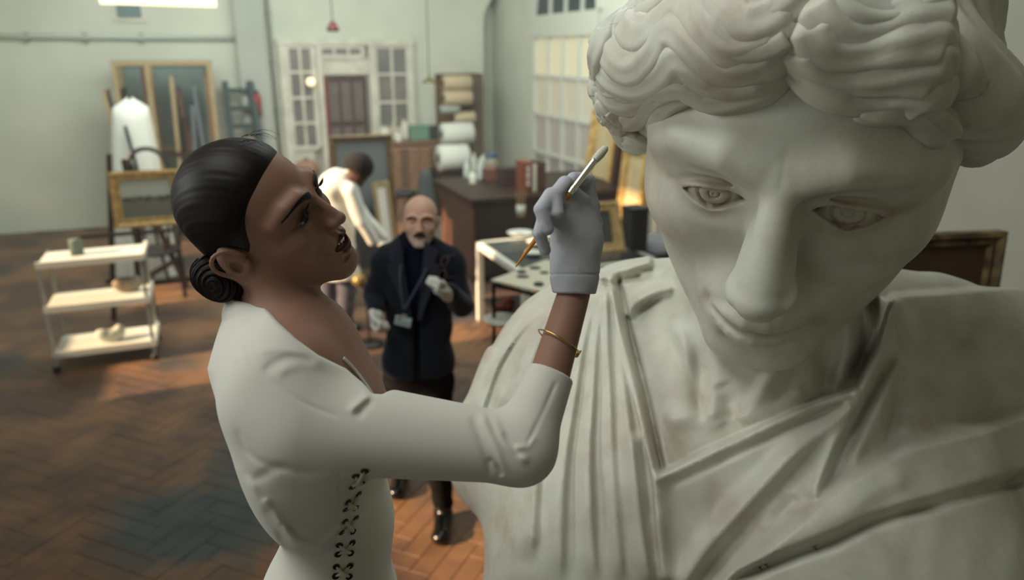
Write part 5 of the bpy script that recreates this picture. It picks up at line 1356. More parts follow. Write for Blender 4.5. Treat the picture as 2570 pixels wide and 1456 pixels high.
# --- white trolley, left
tz = G(392, 868, .12); ta, tb = tz@E2, tz@E1
tr = rthing('trolley', 'white three-tier metal trolley at the left edge', 'trolley', ta, tb)
for z in (.12, .50, .86):
    lbox('shelf', (-.75, 0, z), (0, .5, z+.02), M_WHT, tr, bevel=.004); lbox('shelf_lip', (-.75, -.01, z), (0, .01, z+.05), M_WHT, tr); lbox('shelf_lip', (-.01, 0, z), (.01, .5, z+.05), M_WHT, tr)
for x_ in (-.74, -.02):
    for y_ in (.01, .49): lbox('post', (x_-.012, y_-.012, .04), (x_+.012, y_+.012, .9), M_GREYW, tr); lat('caster', [(0, 0), (.03, .005), (.03, .045), (0, .05)], M_BLK, tr, c=(x_, y_, 0), seg=10)
for k, (x_, y_, z, c, nm) in enumerate([(-.35, .2, .14, (.75, .76, .72), 'white plaster lump in the lower tray of the white trolley'), (-.18, .32, .52, (.55, .50, .44), 'tan plaster piece on the middle shelf of the white trolley'), (-.5, .3, .88, (.36, .42, .40), 'green-grey tin on the top shelf of the white trolley')]):
    t = rthing('plaster_piece' if k < 2 else 'tin', nm, 'plaster' if k < 2 else 'tin', ta+x_, tb+y_, z)
    if k < 2:
        V, Fq = sdf_mesh(lambda Q: smin(smin(ell(Q, (0, 0, .05), (.09, .06, .055)), ell(Q, (.07, .03, .07), (.045, .05, .06)), .03), ell(Q, (-.06, -.02, .08), (.05, .04, .04)), .03), (-.2, -.12, -.03), (.2, .14, .18), .012)
        obj_np('lump', V, Fq, mat('plaster_%d' % k, c, rough=.9), t)
    else: lat('tin_body', [(0, 0), (.05, 0), (.05, .12), (.052, .125), (0, .125)], mat('tin_%d' % k, c), t)

# --- flat file cabinet with things on it
fa, fz = hitB(976, 360, 11.3); fb, _ = hitB(1122, 360, 11.3)
fc = rthing('flat_file', 'wide reddish wooden flat file with many shallow drawers at the back wall', 'cabinet', fa, 11.3)
wf = fb-fa
M_FF = mat('faded_oak', (0.58, 0.45, 0.35), rough=0.6, rgb2=(0.48, 0.36, 0.28), scale=8, aniso=(8, 8, 1))
lbox('body', (0, .02, 0), (wf, .95, fz-.03), M_FF, fc); lbox('worktop', (-.03, -.02, fz-.03), (wf+.03, .97, fz), M_WM, fc, bevel=.005)
nd = 12
for i in range(nd):
    for j in range(2):
        z0 = .08+(fz-.15)*i/nd; z1 = .08+(fz-.15)*(i+1)/nd-.012; x0 = .02+j*wf/2; x1 = x0+wf/2-.035
        d_ = lbox('drawer', (x0, -.005, z0), (x1, .03, z1), M_FF, fc, bevel=.003)
        lbox('handle', ((x0+x1)/2-.06, -.022, (z0+z1)/2-.012), ((x0+x1)/2+.06, -.004, (z0+z1)/2+.004), M_BLK, d_)
def jar(px, py, r, h, col, label, name='jar', cat='jar', e=11.7, z=None, lidc=None, mt=None, group='jars on the flat file'):
    a, zz0 = hitB(px, py, e); z = fz if z is None else z
    t = rthing(name, label, cat, a, e, z, group)
    lat('body', [(0, 0), (r, 0), (r*1.03, h*.1), (r*1.03, h*.75), (r*.75, h*.88), (r*.75, h*.93), (0, h*.93)], mt or mat('jar_%.2f_%.2f' % (col[0], col[2]), col, rough=.4), t)
    lat('lid', [(0, h*.93), (r*.85, h*.93), (r*.85, h), (0, h)], mat('lid_%s' % str(lidc), lidc or (.75, .73, .68)), t); return t
jar(966, 345, .09, .22, (.80, .78, .70), 'squat cream jar at the left end of the flat file')
jar(990, 345, .05, .26, (.72, .68, .60), 'narrow tan jar second from the left on the flat file')
jar(1000, 352, .055, .15, (.84, .83, .78), 'small white pot in front of the tall white canister', e=11.5)
jar(1017, 345, .055, .30, (.82, .80, .74), 'tall white canister left of the green box')
gb, _ = hitB(1030, 350, 11.6); ge, _ = hitB(1078, 350, 11.6)
t = rthing('box', 'pale green metal box on the flat file', 'box', gb, 11.6, fz); lbox('body', (0, 0, 0), (ge-gb, .3, .18), mat('pale_green_metal', (0.42, 0.55, 0.47), rough=.5), t, bevel=.006); lbox('lid', (-.005, -.005, .18), (ge-gb+.005, .305, .21), mat('pale_green_metal', (0.42, 0.55, 0.47)), t, bevel=.006)
gb, _ = hitB(1079, 350, 11.6); ge, _ = hitB(1108, 350, 11.6)
t = rthing('box', 'dark slate box right of the green metal box', 'box', gb, 11.6, fz); lbox('body', (0, 0, 0), (ge-gb-.01, .3, .16), mat('slate_card', (0.17, 0.20, 0.21)), t, bevel=.005); lbox('lid', (-.003, -.003, .16), (ge-gb-.007, .303, .19), mat('slate_card', (0.17, 0.20, 0.21)), t, bevel=.005)

# --- rack of paper and canvas rolls
ka, kz = hitB(1108, 186, 12.0); kb_, _ = hitB(1209, 186, 12.0); wk = kb_-ka
kr = rthing('shelf', 'tall narrow brown shelf unit holding paper and canvas rolls', 'shelf', ka, 11.95)
lbox('back', (0, .40, 0), (wk, .43, kz), M_WM, kr); lbox('side', (wk*.70, .0, 0), (wk, .40, kz), mat('grey_brown_board', (0.42, 0.36, 0.31), var=.2, scale=3), kr); lbox('top', (0, 0, kz-.03), (wk, .42, kz), M_WM, kr)
for z in (.5, 1.0): lbox('board', (0, .0, z), (wk*.72, .42, z+.03), M_WM, kr)
def roll(cx0, cx1, cyp, rpx, e, m, label, dz=0.0, core=True, yaw=0.0):
    a0_, z = hitB(cx0, cyp, e); a1_, _ = hitB(cx1, cyp, e); r = rpx*(e/1990.0)*1.04; L = a1_-a0_
    t = rthing('roll', label, 'roll', a0_, e, z, 'rolls of paper and canvas'); 
    Mx = Matrix.Rotation(yaw, 4, 'Y') @ Matrix.Rotation(PI/2, 4, 'Y')
    bm = bmesh.new(); lathe(bm, [(r*.35, 0), (r*.94, 0), (r, r*.1), (r, L-r*.06), (r*.94, L), (r*.35, L)], 28, M=Mx); obj_bm('paper', bm, m, t, smooth=True)
    bm = bmesh.new(); lathe(bm, [(r*.2, -.01), (r*.36, -.01), (r*.36, L+.01), (r*.2, L+.01)], 16, M=Mx); obj_bm('core', bm, mat('dark_core', (0.16, 0.15, 0.16)), t, smooth=True)
    return t
M_BEI = mat('beige_canvas', (0.76, 0.69, 0.57), rough=.9, var=.1, scale=5)
roll(1112, 1180, 209, 19, 11.75, M_BEI, 'topmost beige canvas roll on the brown shelf unit')
roll(1114, 1182, 247, 19, 11.72, M_BEI, 'second beige canvas roll from the top of the shelf unit')
roll(1104, 1152, 276, 11, 11.6, mat('grey_print_paper', (0.66, 0.67, 0.64), var=.3, scale=20), 'thin grey patterned roll under the second beige roll')
roll(1140, 1190, 296, 15, 11.65, M_BEI, 'short beige roll right of the grey patterned roll')
roll(1108, 1184, 337, 28, 11.2, M_CLOTH, 'thick white roll lying above the largest white roll', yaw=.0)
roll(1100, 1172, 398, 35, 10.8, M_CLOTH, 'largest white roll at the bottom of the pile')
a_, z_ = hitB(1100, 435, 10.8)
t = rthing('low_table', 'low dark table under the large white rolls', 'table', a_, 10.5); lbox('tabletop', (0, 0, z_-.04), (.62, .75, z_), M_WD, t)
for x_ in (.03, .59):
    for y_ in (.03, .72): lbox('leg', (x_-.025, y_-.025, 0), (x_+.025, y_+.025, z_-.04), M_WD, t)

# --- big bench: drawer side to the left, dark front
q0 = G(1187, 500, .96); q1 = G(1097, 449, .96); ba, bb = q0@E2, q0@E1; bb1 = q1@E1
bn = rthing('workbench', 'long dark workbench with a reddish slatted end, piled with jars and books', 'bench', ba, bb)
lb = bb1-bb; wb = RWL-ba-.05
lbox('carcass', (.03, .03, .06), (wb, lb-.03, .91), mat('charcoal_front', (0.13, 0.12, 0.12), rough=.6), bn); lbox('worktop', (-.03, -.03, .91), (wb, lb+.02, .96), M_WD, bn, bevel=.006)
for i in range(11): lbox('slat', (.0, .02, .07+i*.077), (.03, lb-.02, .07+i*.077+.066), M_WR, bn, bevel=.003)
for i in range(3): lbox('front_panel', (.05+i*(wb-.1)/3, .005, .10), (.05+(i+1)*(wb-.1)/3-.02, .03, .88), mat('charcoal_panel', (0.12, 0.11, 0.11), rough=.6), bn, bevel=.004)
def on_bench(px, py, dz=.96): q = G(px, py, dz); return q@E2, q@E1
def bjar(px, py, r, h, col, label, lid=(.75, .73, .68), glass=False, name='jar', cat='jar'):
    a, b_ = on_bench(px, py); t = rthing(name, label, cat, a, b_, .96, 'jars and bottles on the workbench')
    lat('body', [(0, 0), (r, 0), (r*1.02, h*.08), (r*1.02, h*.7), (r*.55, h*.84), (r*.5, h*.95), (0, h*.95)], M_CLEAR if glass else mat('bj_%.2f%.2f' % (col[0], col[2]), col, rough=.35), t)
    lat('lid', [(0, h*.95), (r*.62, h*.95), (r*.62, h*1.02), (0, h*1.02)], mat('bl_%s' % str(lid), lid), t)
a, b_ = on_bench(1234, 432); t = rthing('jar', 'wide glass jar with a blue lid at the back of the workbench', 'jar', a, b_, .96, 'jars and bottles on the workbench')
lat('body', [(0, 0), (.085, 0), (.09, .02), (.09, .17), (.075, .19), (0, .19)], mat('sand_glass', (0.52, 0.50, 0.44), rough=.2), t); lat('lid', [(0, .19), (.085, .19), (.085, .235), (0, .235)], mat('blue_lid', (0.16, 0.30, 0.40), rough=.4), t)
bjar(1187, 462, .045, .16, (.80, .78, .72), 'white capped bottle at the front left of the bottles on the workbench', name='bottle', cat='bottle')
bjar(1205, 452, .035, .26, (.6, .6, .55), 'slim clear glass bottle between the white bottle and the blue-lidded jar', glass=True, name='bottle', cat='bottle')
bjar(1172, 447, .04, .22, (.6, .6, .55), 'clear glass bottle behind and left of the white bottle', glass=True, name='bottle', cat='bottle')
bjar(1213, 428, .04, .20, (.5, .5, .45), 'short clear jar touching the blue-lidded jar on its left', glass=True)
bjar(1190, 432, .035, .24, (.5, .5, .45), 'tall clear glass bottle at the back left of the workbench', glass=True, name='bottle', cat='bottle')
for k, (x0, x1, yb, h, c, lab) in enumerate([(1262, 1311, 468, .20, (.22, .15, .15), 'dark brown box lying on the workbench left of the red binder'), (1222, 1262, 455, .14, (.42, .27, .24), 'dull red box behind and left of the dark brown box')]):
    a, b_ = on_bench(x0, yb); a2, _ = on_bench(x1, yb); t = rthing('box', lab, 'box', a, b_, .96); lbox('body', (0, 0, 0), (a2-a, .22, h*.85), mat('bx_%d' % k, c), t, bevel=.004); lbox('lid', (-.003, -.003, h*.85), (a2-a+.003, .223, h), mat('bx_%d' % k, c), t, bevel=.004)
for k, (x0, x1, c, lab) in enumerate([(1314, 1340, (.46, .24, .19), 'red ring binder with white marks down its spine on the workbench'), (1342, 1349, (.74, .73, .66), 'thin white book between the red binder and the brown binder'), (1351, 1374, (.28, .19, .16), 'dark brown binder right of the red binder on the workbench')]):
    a, b_ = on_bench(x0, 482); a2, _ = on_bench(x1, 482); t = rthing('binder' if k != 1 else 'book', lab, 'book', a, b_, .96, 'binders on the workbench'); lbox('cover', (0, 0, 0), (a2-a-.004, .24, .33 if k != 1 else .30), mat('bk_%d' % k, c, rough=.5), t, bevel=.006)
    lbox('pages', (.006, .01, .006), (a2-a-.01, .245, .31 if k != 1 else .29), M_PAPER, t)
    if k == 0:
        for j, (zz1, hh) in enumerate([(.07, .03), (.115, .02), (.16, .035), (.21, .02), (.25, .03)]): lbox('spine_mark', (.035, -.002, zz1), (.075, .001, zz1+hh), M_WHT, t)

# --- white framed table with plates and brushes
TZ = .77
p0 = G(1195, 606, TZ); p1 = G(1312, 688, TZ); wa, wb0, wb1 = (p0@E2+p1@E2)/2, p1@E1, p0@E1
tb_ = rthing('table', 'white metal table with a dark slate top behind the white palette', 'table', wa, wb0)
LT = wb1-wb0; WT = 1.25
for a, b_, c, d_ in ((0, 0, WT, .05), (0, LT-.05, WT, LT), (0, 0, .05, LT), (WT-.05, 0, WT, LT)): lbox('rim', (a, b_, TZ-.06), (c, d_, TZ), M_WHT, tb_, bevel=.004)
lbox('tabletop', (.05, .05, TZ-.03), (WT-.05, LT-.05, TZ-.005), mat('slate_top', (0.20, 0.23, 0.24), rough=.25), tb_)
for x_ in (.03, WT-.03):
    for y_ in (.03, LT-.03): lbox('leg', (x_-.03, y_-.03, 0), (x_+.03, y_+.03, TZ-.05), M_WHT, tb_, bevel=.003)
lbox('undershelf', (.05, .05, .20), (WT-.05, LT-.05, .22), M_BLK, tb_)
def on_t(px, py, z=TZ): q = G(px, py, z); return q@E2, q@E1
def plate(px, py, r, label, z=TZ, m=M_WHT, grp='white dishes on the table'):
    a, b_ = on_t(px, py, z); t = rthing('plate', label, 'plate', a, b_, z, grp); lat('dish', [(0, .004), (r*.55, .002), (r*.6, .0), (r*.8, .014), (r, .026), (r*.97, .03), (r*.6, .012), (0, .01)], m, t); lat('paint_puddle', [(0, .013), (r*.3, .013), (r*.33, .011), (0, .011)], mat('grey_paint_puddle', (.55, .56, .52)), t); return t
plate(1306, 590, .13, 'large white dish at the back of the slate-topped table')
plate(1348, 612, .10, 'white dish right of the large dish on the slate-topped table')
plate(1338, 640, .075, 'small white dish nearest the palette on the slate-topped table')
a, b_ = on_t(1330, 556); t = rthing('brush_jar', 'white jar of brushes on the slate-topped table', 'jar', a, b_+.25, TZ)
lat('pot', [(0, 0), (.045, 0), (.05, .13), (.045, .13), (.04, .01), (0, .01)], mat('jar_grey', (.66, .67, .64)), t)
for k in range(6):
    a2 = k*1.05; d_ = lbar('brush_handle', (.015*math.cos(a2), .015*math.sin(a2), .01), (.055*math.cos(a2), .055*math.sin(a2), .27+.03*(k % 3)), .008, [M_WP, M_GILT, M_WM][k % 3], t)

# --- tall black trolley with a white palette, plates below
PZ = 1.30
c0 = G(1232, 706, PZ); c1 = G(1370, 655, PZ); c2 = G(1440, 752, PZ)
st = thing('stand', 'tall thin black metal stand with three tiers under the white palette', 'stand', (c0[0], c0[1], 0))
def cbar(name, a, b, w, m, par): return kid(lbar(name, a, b, w, m, None), par)
u1 = (c1-c0); u2 = (c2-c0); c3 = c0+u1+u2*0.9; gA = c0+u2*.02+u1*.02; gB = c0+u2*.9; gC = c0+u1*.95; gD = gB+u1*.93
for q in (gA, gB, gC, gD): cbar('post', (q[0], q[1], 0), (q[0], q[1], PZ-.012), .018, M_BLK, st)
for z in (PZ-.015, 1.08, .62, .28):
    for a, b_ in ((gA, gB), (gB, gD), (gD, gC), (gC, gA)): cbar('rail', (a[0], a[1], z-.006), (b_[0], b_[1], z-.006), .016, M_BLK, st)
    if z < PZ-.1:
        bm = bmesh.new(); vs = [bm.verts.new((q[0], q[1], zz1)) for zz1 in (z-.004, z+.002) for q in (gA, gB, gD, gC)]
        for q in ((0, 1, 2, 3), (7, 6, 5, 4), (0, 4, 5, 1), (1, 5, 6, 2), (2, 6, 7, 3), (3, 7, 4, 0)): bm.faces.new([vs[k] for k in q])
        kid(obj_bm('tier', bm, M_BLK), st)
pal = thing('palette', 'white rectangular palette board with dark oval paint blots', 'palette', tuple(c0))
bm = bmesh.new(); P4 = [c0, c0+u2, c0+u1+u2, c0+u1]
vs = [bm.verts.new((q[0], q[1], z)) for z in (PZ, PZ+.008) for q in P4]
for q in ((3, 2, 1, 0), (4, 5, 6, 7), (0, 1, 5, 4), (1, 2, 6, 5), (2, 3, 7, 6), (3, 0, 4, 7)): bm.faces.new([vs[k] for k in q])
kid(obj_bm('board', bm, mat('cream_board', (0.86, 0.85, 0.76), rough=.5)), pal)
for k, (bx_, by, r1, r2) in enumerate([(1343, 673, 15, 3.5), (1309, 683, 13, 4), (1312, 695, 17, 3.5), (1366, 685, 12, 3), (1352, 714, 14, 6)]):
    c = G(bx_, by, PZ+.008); e_ = G(bx_+r1, by, PZ+.008); r_ = np.linalg.norm(e_-c); ry = abs(np.linalg.norm(G(bx_, by+r2, PZ+.008)-c))
    bm = bmesh.new(); lathe(bm, [(0, 0), (1, 0), (.9, .005), (0, .007)], 16, M=Matrix.Translation(Vector(c)) @ Matrix.Diagonal((r_, ry, 1, 1))); kid(obj_bm('paint_blot', bm, mat('blot_%d' % (k % 2), [(.13, .15, .14), (.20, .18, .17)][k % 2], rough=.35), smooth=True), pal)
for px_, py_, z, r_, lab in [(1258, 812, 1.085, .10, 'white plate on the tier just below the palette'), (1262, 1285, .285, .09, 'white dish low down on the black stand near its foot')]:
    q = G(px_, py_, z); t = thing('plate', lab, 'plate', tuple(q)); lat('dish', [(0, .004), (r_*.6, .0), (r_*.8, .014), (r_, .026), (r_*.97, .03), (r_*.6, .012), (0, .01)], M_WHT, t)
q = G(1262, 780, 1.085); t = thing('rag', 'crumpled rust-red rag on the black stand under the palette', 'rag', tuple(q))
V, Fq = sdf_mesh(lambda Q: smin(ell(Q, (0, 0, .02), (.06, .045, .03)), ell(Q, (.03, .02, .045), (.03, .03, .03)), .03)+(.004*np.sin(Q[:, 0]*120)*np.sin(Q[:, 1]*140+1)).astype(f32), (-.1, -.08, -.02), (.1, .08, .1), .006)
obj_np('cloth', V, Fq, mat('rust_cloth', (.42, .22, .17), rough=.9), t)

# --- large framed painting the assistant works on
f0, fz0 = G(1, 1), 0
la0, lz0 = hitB(823, 342, 7.6); la1, lz1 = hitB(972, 352, 7.6)
bp = rthing('painting', 'large dark grey painting in a deep gilt frame, leaning behind the white-coated assistant', 'painting', la0, 7.45, .30)
frame_parts(bp, la1-la0+.02, (lz0-.30)*1.01, .055, .06, mat('dull_gilt', (0.50, 0.42, 0.30), rough=.5, rgb2=(.36, .29, .20), scale=25), landscape_mat('dark_painting', (0.42, 0.45, 0.46), (0.24, 0.26, 0.28), (0.25, 0.27, 0.29), .5), M=lean(.06))
be = rthing('easel', 'low dark easel foot carrying the large painting', 'easel', la0, 7.45)
for x_ in (.06, la1-la0-.06): lbox('leg', (x_-.02, -.12, 0), (x_+.02, -.08, .30), M_WD, be); lbar('leg', (x_, .6, 0), (x_, .11, 1.5), .03, M_WD, be)
lbox('ledge', (-.02, -.13, .27), (la1-la0+.04, -.04, .295), M_WD, be)
sa, sz = hitB(958, 470, 7.2); t = rthing('stretcher', 'narrow pale canvas stretcher leaning right of the large painting', 'stretcher', sa, 7.2)
frame_parts(t, .20, 1.25, .035, .025, M_WP, M_CLOTH, M=lean(.12, yaw=.5), prof=False)
# stool and grey cone-shaped thing
sa, _ = hitB(1010, 480, 8.4); t = rthing('stool', 'round black stool behind the bald man', 'stool', sa, 8.4)
_, sz = hitB(1010, 480, 8.4)
lat('seat', [(0, sz-.05), (.16, sz-.05), (.17, sz-.02), (.16, sz), (0, sz)], M_BLK, t)
for k in range(4): lbar('leg', (.22*math.cos(k*PI/2+.5), .22*math.sin(k*PI/2+.5), 0), (.11*math.cos(k*PI/2+.5), .11*math.sin(k*PI/2+.5), sz-.05), .03, M_BLK, t)
lat('foot_ring', [(.17, .30), (.185, .30), (.185, .32), (.17, .32)], M_BLK, t)
sa, sz = hitB(1068, 425, 8.9); _, s0 = hitB(1066, 505, 8.9); t = rthing('draped_stand', 'dark grey felt draped in a cone over a stand, behind the bald man', 'stand', sa, 8.9)
bm = bmesh.new(); lathe(bm, [(.02, sz), (.06, sz-.02), (.075, sz-.12), (.10, s0+.1), (.16, s0-.1), (.17, s0-.14)], 20)
for v in bm.verts:
    if v.co.z < sz-.1: a_ = math.atan2(v.co.y, v.co.x); k_ = 1+.12*math.sin(a_*5); v.co.x *= k_; v.co.y *= k_
obj_bm('felt', bm, mat('grey_felt', (.25, .27, .27), rough=.95), t, smooth=True); lat('pole', [(.02, 0), (.02, sz-.05)], M_BLK, t); lat('base', [(0, 0), (.18, 0), (.17, .03), (0, .03)], M_BLK, t)
# leaning white strip behind the bald man
sa, sz = hitB(1097, 545, 7.6); t = rthing('board', 'narrow pale board standing on end beside the workbench', 'board', sa, 7.55)
lbox('plank', (-.03, 0, 0), (.03, .02, sz), M_GREYW, t, bevel=.003); lbox('foot_block', (-.05, -.03, 0), (.05, .05, .03), M_BLK, t)
# clay pot on a stand behind the forehead
sa, sz = hitB(768, 402, 10.0); t = rthing('clay_pot', 'rounded terracotta pot behind the woman\'s forehead', 'pot', sa, 10.0, sz-.28)
lat('bowl', [(0, 0), (.09, 0), (.14, .06), (.165, .15), (.15, .22), (.10, .27), (.0, .28)], mat('terracotta', (.50, .38, .31), rough=.8, var=.1, scale=6), t); lat('knob', [(0, .28), (.03, .28), (.035, .30), (0, .32)], mat('terracotta', (.5, .38, .3)), t)
t = rthing('plinth', 'white square plinth under the terracotta pot', 'plinth', sa, 10.0); lbox('block', (-.16, -.16, 0), (.16, .16, sz-.31), M_WHT, t, bevel=.006); lbox('cap', (-.19, -.19, sz-.31), (.19, .19, sz-.28), M_WHT, t, bevel=.006)

# --- frames leaning along the right wall, in the warm sun
def rframe(y0, w, h, x, tilt, m, pic, lab, fw=.08, fd=.06, z=0.0):
    """frame leaning on the right wall: runs along e1 from y0, foot at x"""
    t = rthing('picture_frame', lab, 'frame', x, y0, z, 'frames leaning along the right wall')
    M = Matrix.Rotation(PI/2, 4, 'Z') @ Matrix.Translation((0, 0, 0)) @ Matrix.Rotation(tilt, 4, 'X') @ Matrix.Diagonal((1, -1, 1, 1))
    frame_parts(t, w, h, fw, -fd, m, None, M=Matrix.Rotation(-PI/2, 4, 'Z') @ Matrix.Translation((-w, 0, 0)) @ Matrix.Rotation(-tilt, 4, 'X'))
    return t
M_G2 = mat('bright_gilt', (0.80, 0.66, 0.40), rough=.5, rgb2=(0.62, 0.47, 0.25), scale=14, metal=.1)
def lean_frame(px0, px1, ytop, e2f, lab, m, fw=.09, fd=.07, pic=None, tilt=.12):
    """standing frame whose face looks towards the room centre (-e2)"""
    yA, zt1 = hitR(px0, ytop, e2f); yB, _ = hitR(px1, ytop, e2f); w = abs(yA-yB); y1 = max(yA, yB)
    t = rthing('picture_frame', lab, 'frame', e2f-tilt*zt1, y1, 0, 'frames leaning along the right wall')
    M = Matrix.Rotation(-PI/2, 4, 'Z') @ Matrix.Rotation(-tilt, 4, 'X')
    frame_parts(t, w, zt1, fw, fd, m, pic, M=M); return t
lean_frame(1500, 1566, 270, RWL-.12, 'tall bright gilt frame leaning just right of the window', M_G2, .12, .07, mat('raw_canvas', (.74, .66, .50), rough=.9, var=.2, scale=5))
lean_frame(1556, 1582, 330, RWL-.30, 'narrow dark brown wooden frame between the gilt frames', mat('brown_frame', (.33, .24, .21), rough=.4), .05, .05, M_WD, tilt=.10)
lean_frame(1578, 1640, 360, RWL-.42, 'tall gilt frame with plain canvas beside the statue cheek', M_G2, .10, .06, mat('raw_canvas', (.74, .66, .50)), tilt=.10)
ya, _ = hitR(1500, 520, 3.55); yb2, zt1 = hitR(1562, 518, 3.55)
t = rthing('picture_frame', 'empty pale gilt frame tilted back on a box behind the gloved hand', 'frame', 2.95, 6.7, .78, 'frames leaning along the right wall')
q = G(1480, 640, .80); qq = (q@E2, q@E1); t.location = rw(qq[0]-.3, qq[1], .80)
frame_parts(t, .62, .44, .085, .05, mat('pale_gilt', (.84, .74, .52), rough=.45, rgb2=(.70, .58, .38), scale=20), mat('grey_board', (.33, .34, .33), rough=.9), M=lean(.35, yaw=.0))  # plain grey board fills the frame
tt = rthing('cabinet', 'low cabinet draped in grey cloth carrying the pale gilt frame', 'cabinet', max(wa+WT+.06, qq[0]-.35), qq[1]-.1)
lbox('body', (0, 0, 0), (1.0, .62, .77), M_WD, tt); lbox('cloth', (-.02, -.02, .75), (1.02, .64, .80), mat('grey_cloth', (.48, .48, .50), rough=.95, bump=.6, bscale=14), tt, bevel=.02)
t = rthing('crate', 'dark grey upright box standing on the grey cloth beside the statue', 'box', qq[0]+.42, qq[1]+.02, .80); lbox('body', (0, 0, 0), (.16, .2, .34), mat('dark_box', (.20, .19, .18)), t, bevel=.005); lbox('lid', (-.005, -.005, .34), (.165, .205, .36), mat('dark_box', (.2, .19, .18)), t)
# frames seen right of the statue's cheek
for k, (px_, py_, dd_, cw, lab, ma, mb_) in enumerate([
  (2178, 690, 3.6, .62, 'large dark painting in a thin black frame just right of the statue face', M_BLK, mat('dark_canvas', (.08, .08, .11), rough=.5)),
  (2205, 618, 3.3, .34, 'worn gilt frame standing on end right of the statue face', mat('worn_gilt', (.50, .41, .26), rough=.5, rgb2=(.22, .17, .12), scale=18), mat('brown_canvas', (.30, .22, .15))),
  (2236, 600, 3.1, .5, 'second gilt frame standing further right behind the statue shoulder', mat('worn_gilt', (.5, .41, .26)), mat('brown_canvas', (.3, .22, .15)))]):
    q = P(px_, py_, dd_); t = thing('picture_frame', lab, 'frame', (q[0], q[1], 0), 0.15, 'frames right of the statue')
    frame_parts(t, cw, q[2], .055, .05, ma, mb_, M=lean(.05))
# ---------------------------------------------------------------- the two men in the room
def V(px, py, y):
    """point of the photo ray in the upright plane at distance y"""
    v = ray(px, py); return CAM+v*((y-CAM[1])/v[1])
def pose(front, up, t, s):
    f_ = np.asarray(front, float); f_ /= np.linalg.norm(f_); u = np.asarray(up, float); u = u-f_*(u@f_); u /= np.linalg.norm(u)
    x = np.cross(f_, u); x = -x if x[0] < 0 else x
    return Pose(np.stack([x, f_, u], 1), t, s)
def grid(f, pts, pad, h, **k):
    p = np.array(pts); return sdf_mesh(f, p.min(0)-pad, p.max(0)+pad, h, **k)
def l_of(PP): return lambda Q: ((Q-_v(PP.t))@_v(PP.M)/f32(PP.s)).astype(f32)
def fist(Q, w, c, out, side, s=1.0):
    """loosely closed gloved hand: palm c, fingers curling from out-direction round to side"""
    out = out/np.linalg.norm(out); side = side/np.linalg.norm(side); up = np.cross(out, side)
    kn = [c+out*.040*s+up*(.030-.020*i)*s for i in range(4)]
    fg = [[k, k+out*.018*s+side*.024*s, k-out*.004*s+side*.046*s, k-out*.026*s+side*.036*s] for k in kn]
    th = [c-out*.02*s+up*.028*s, c+out*.005*s+up*.045*s+side*.022*s, c+out*.022*s+up*.034*s+side*.050*s]
    return hand_sdf(Q, w, c, kn, fg, th, r=.0098*s, pr=.029*s)
# --- bald man in a navy blazer
YM = 3.5
man = thing('person', 'bald man with a grey goatee in a dark navy blazer and white gloves', 'person', tuple(G(1062, 1275)))
MP = pose((0.06, -1, 0.10), (0.02, 0, 1), V(1053, 556, YM-.09), .0635)
MH = dict(HEAD); MH.update(chin=(0.18, -1.72), jaw=1.25, nt=(0.62, -0.62), nw=1.15, bone=.30, oval=((0, -0.76, -0.36), (1.06, 0.95, 1.52)), lipu=.045, lipl=.06, lidu=.045, lidl=.04, mouth=(.38, -1.12), brow=.14)
hl = l_of(MP)
SL, SR = V(972, 655, YM+.03), V(1128, 660, YM+.03)
EL, HL = V(938, 745, YM-.02), V(944, 778, YM-.12); ER, HR = V(1160, 768, YM-.05), V(1112, 735, YM-.30)
NK = V(1052, 600, YM-.02)
def man_skin(Q):
    d = cone(Q, NK+[0, .02, .04], V(1052, 640, YM), .052, .060)
    j = np.nonzero(np.linalg.norm(Q-_v(MP.t), axis=1) < .32)[0]
    if len(j): d[j] = smin(d[j], head_sdf(hl(Q[j]), MH)*f32(MP.s), .025)
    return d
Vv, Fq = grid(man_skin, [MP.t], [.15, .22, .22], .0028)
mb = kid(obj_np('body', Vv, Fq, M_SKIN), man)
Lc = MP.l(Vv); tc_ = face_tint(Lc, MH, (0.80, 0.64, 0.56), (0.42, 0.24, 0.22), shave=((0.70, 0.68, 0.64), .45))
g = np.clip((-1.42-Lc[:, 2])*6, 0, 1)*np.clip((Lc[:, 1]+.35)*4, 0, 1)*np.clip((.34-np.abs(Lc[:, 0]))*8, 0, 1)*.8; tc_ = tc_*(1-g[:, None])+np.array(lin((.72, .70, .66)))*g[:, None]
set_tint(mb, tc_)
M_STA = mat('dark_moustache', (0.16, 0.12, 0.11), rough=.9)
def msnap(pts, lift):
    W3 = MP.w(pts); f_ = lambda Q: head_sdf(hl(Q), MH)*f32(MP.s)
    for _ in range(8): W3 = W3-grad(f_, W3, .001)*f_(W3.astype(f32))[:, None]
    n = grad(f_, W3, .001); return W3+n*lift, n
c, n = msnap(catmull([(-.42, .1, -1.10), (-.28, .3, -.96), (0, .4, -.92), (.28, .3, -.96), (.42, .1, -1.10)], 26), .002)
Vt, Ft = tube_np(c, .0085*np.interp(np.linspace(0, 1, 26), [0, .2, .5, .8, 1], [.35, .9, 1, .9, .35]), .005, seg=10, nrm=n, stri=4, samp=.08); kid(obj_poly('moustache', Vt, Ft, M_STA), man)
for sx in (-1, 1):
    c, n = msnap(catmull([(sx*.18, .2, .24), (sx*.5, .2, .33), (sx*.85, -.1, .20)], 14), .001)
    Vt, Ft = tube_np(c, .0055, .003, seg=8, nrm=n, stri=3, samp=.1); kid(obj_poly('eyebrow', Vt, Ft, M_STA), man)
M_NAVY = mat('navy_wool', (0.085, 0.10, 0.14), rough=.85, var=.15, scale=12, spec=.15, sheen=.1)
M_BLKT = mat('black_trousers', (0.05, 0.05, 0.055), rough=.85, spec=.15)
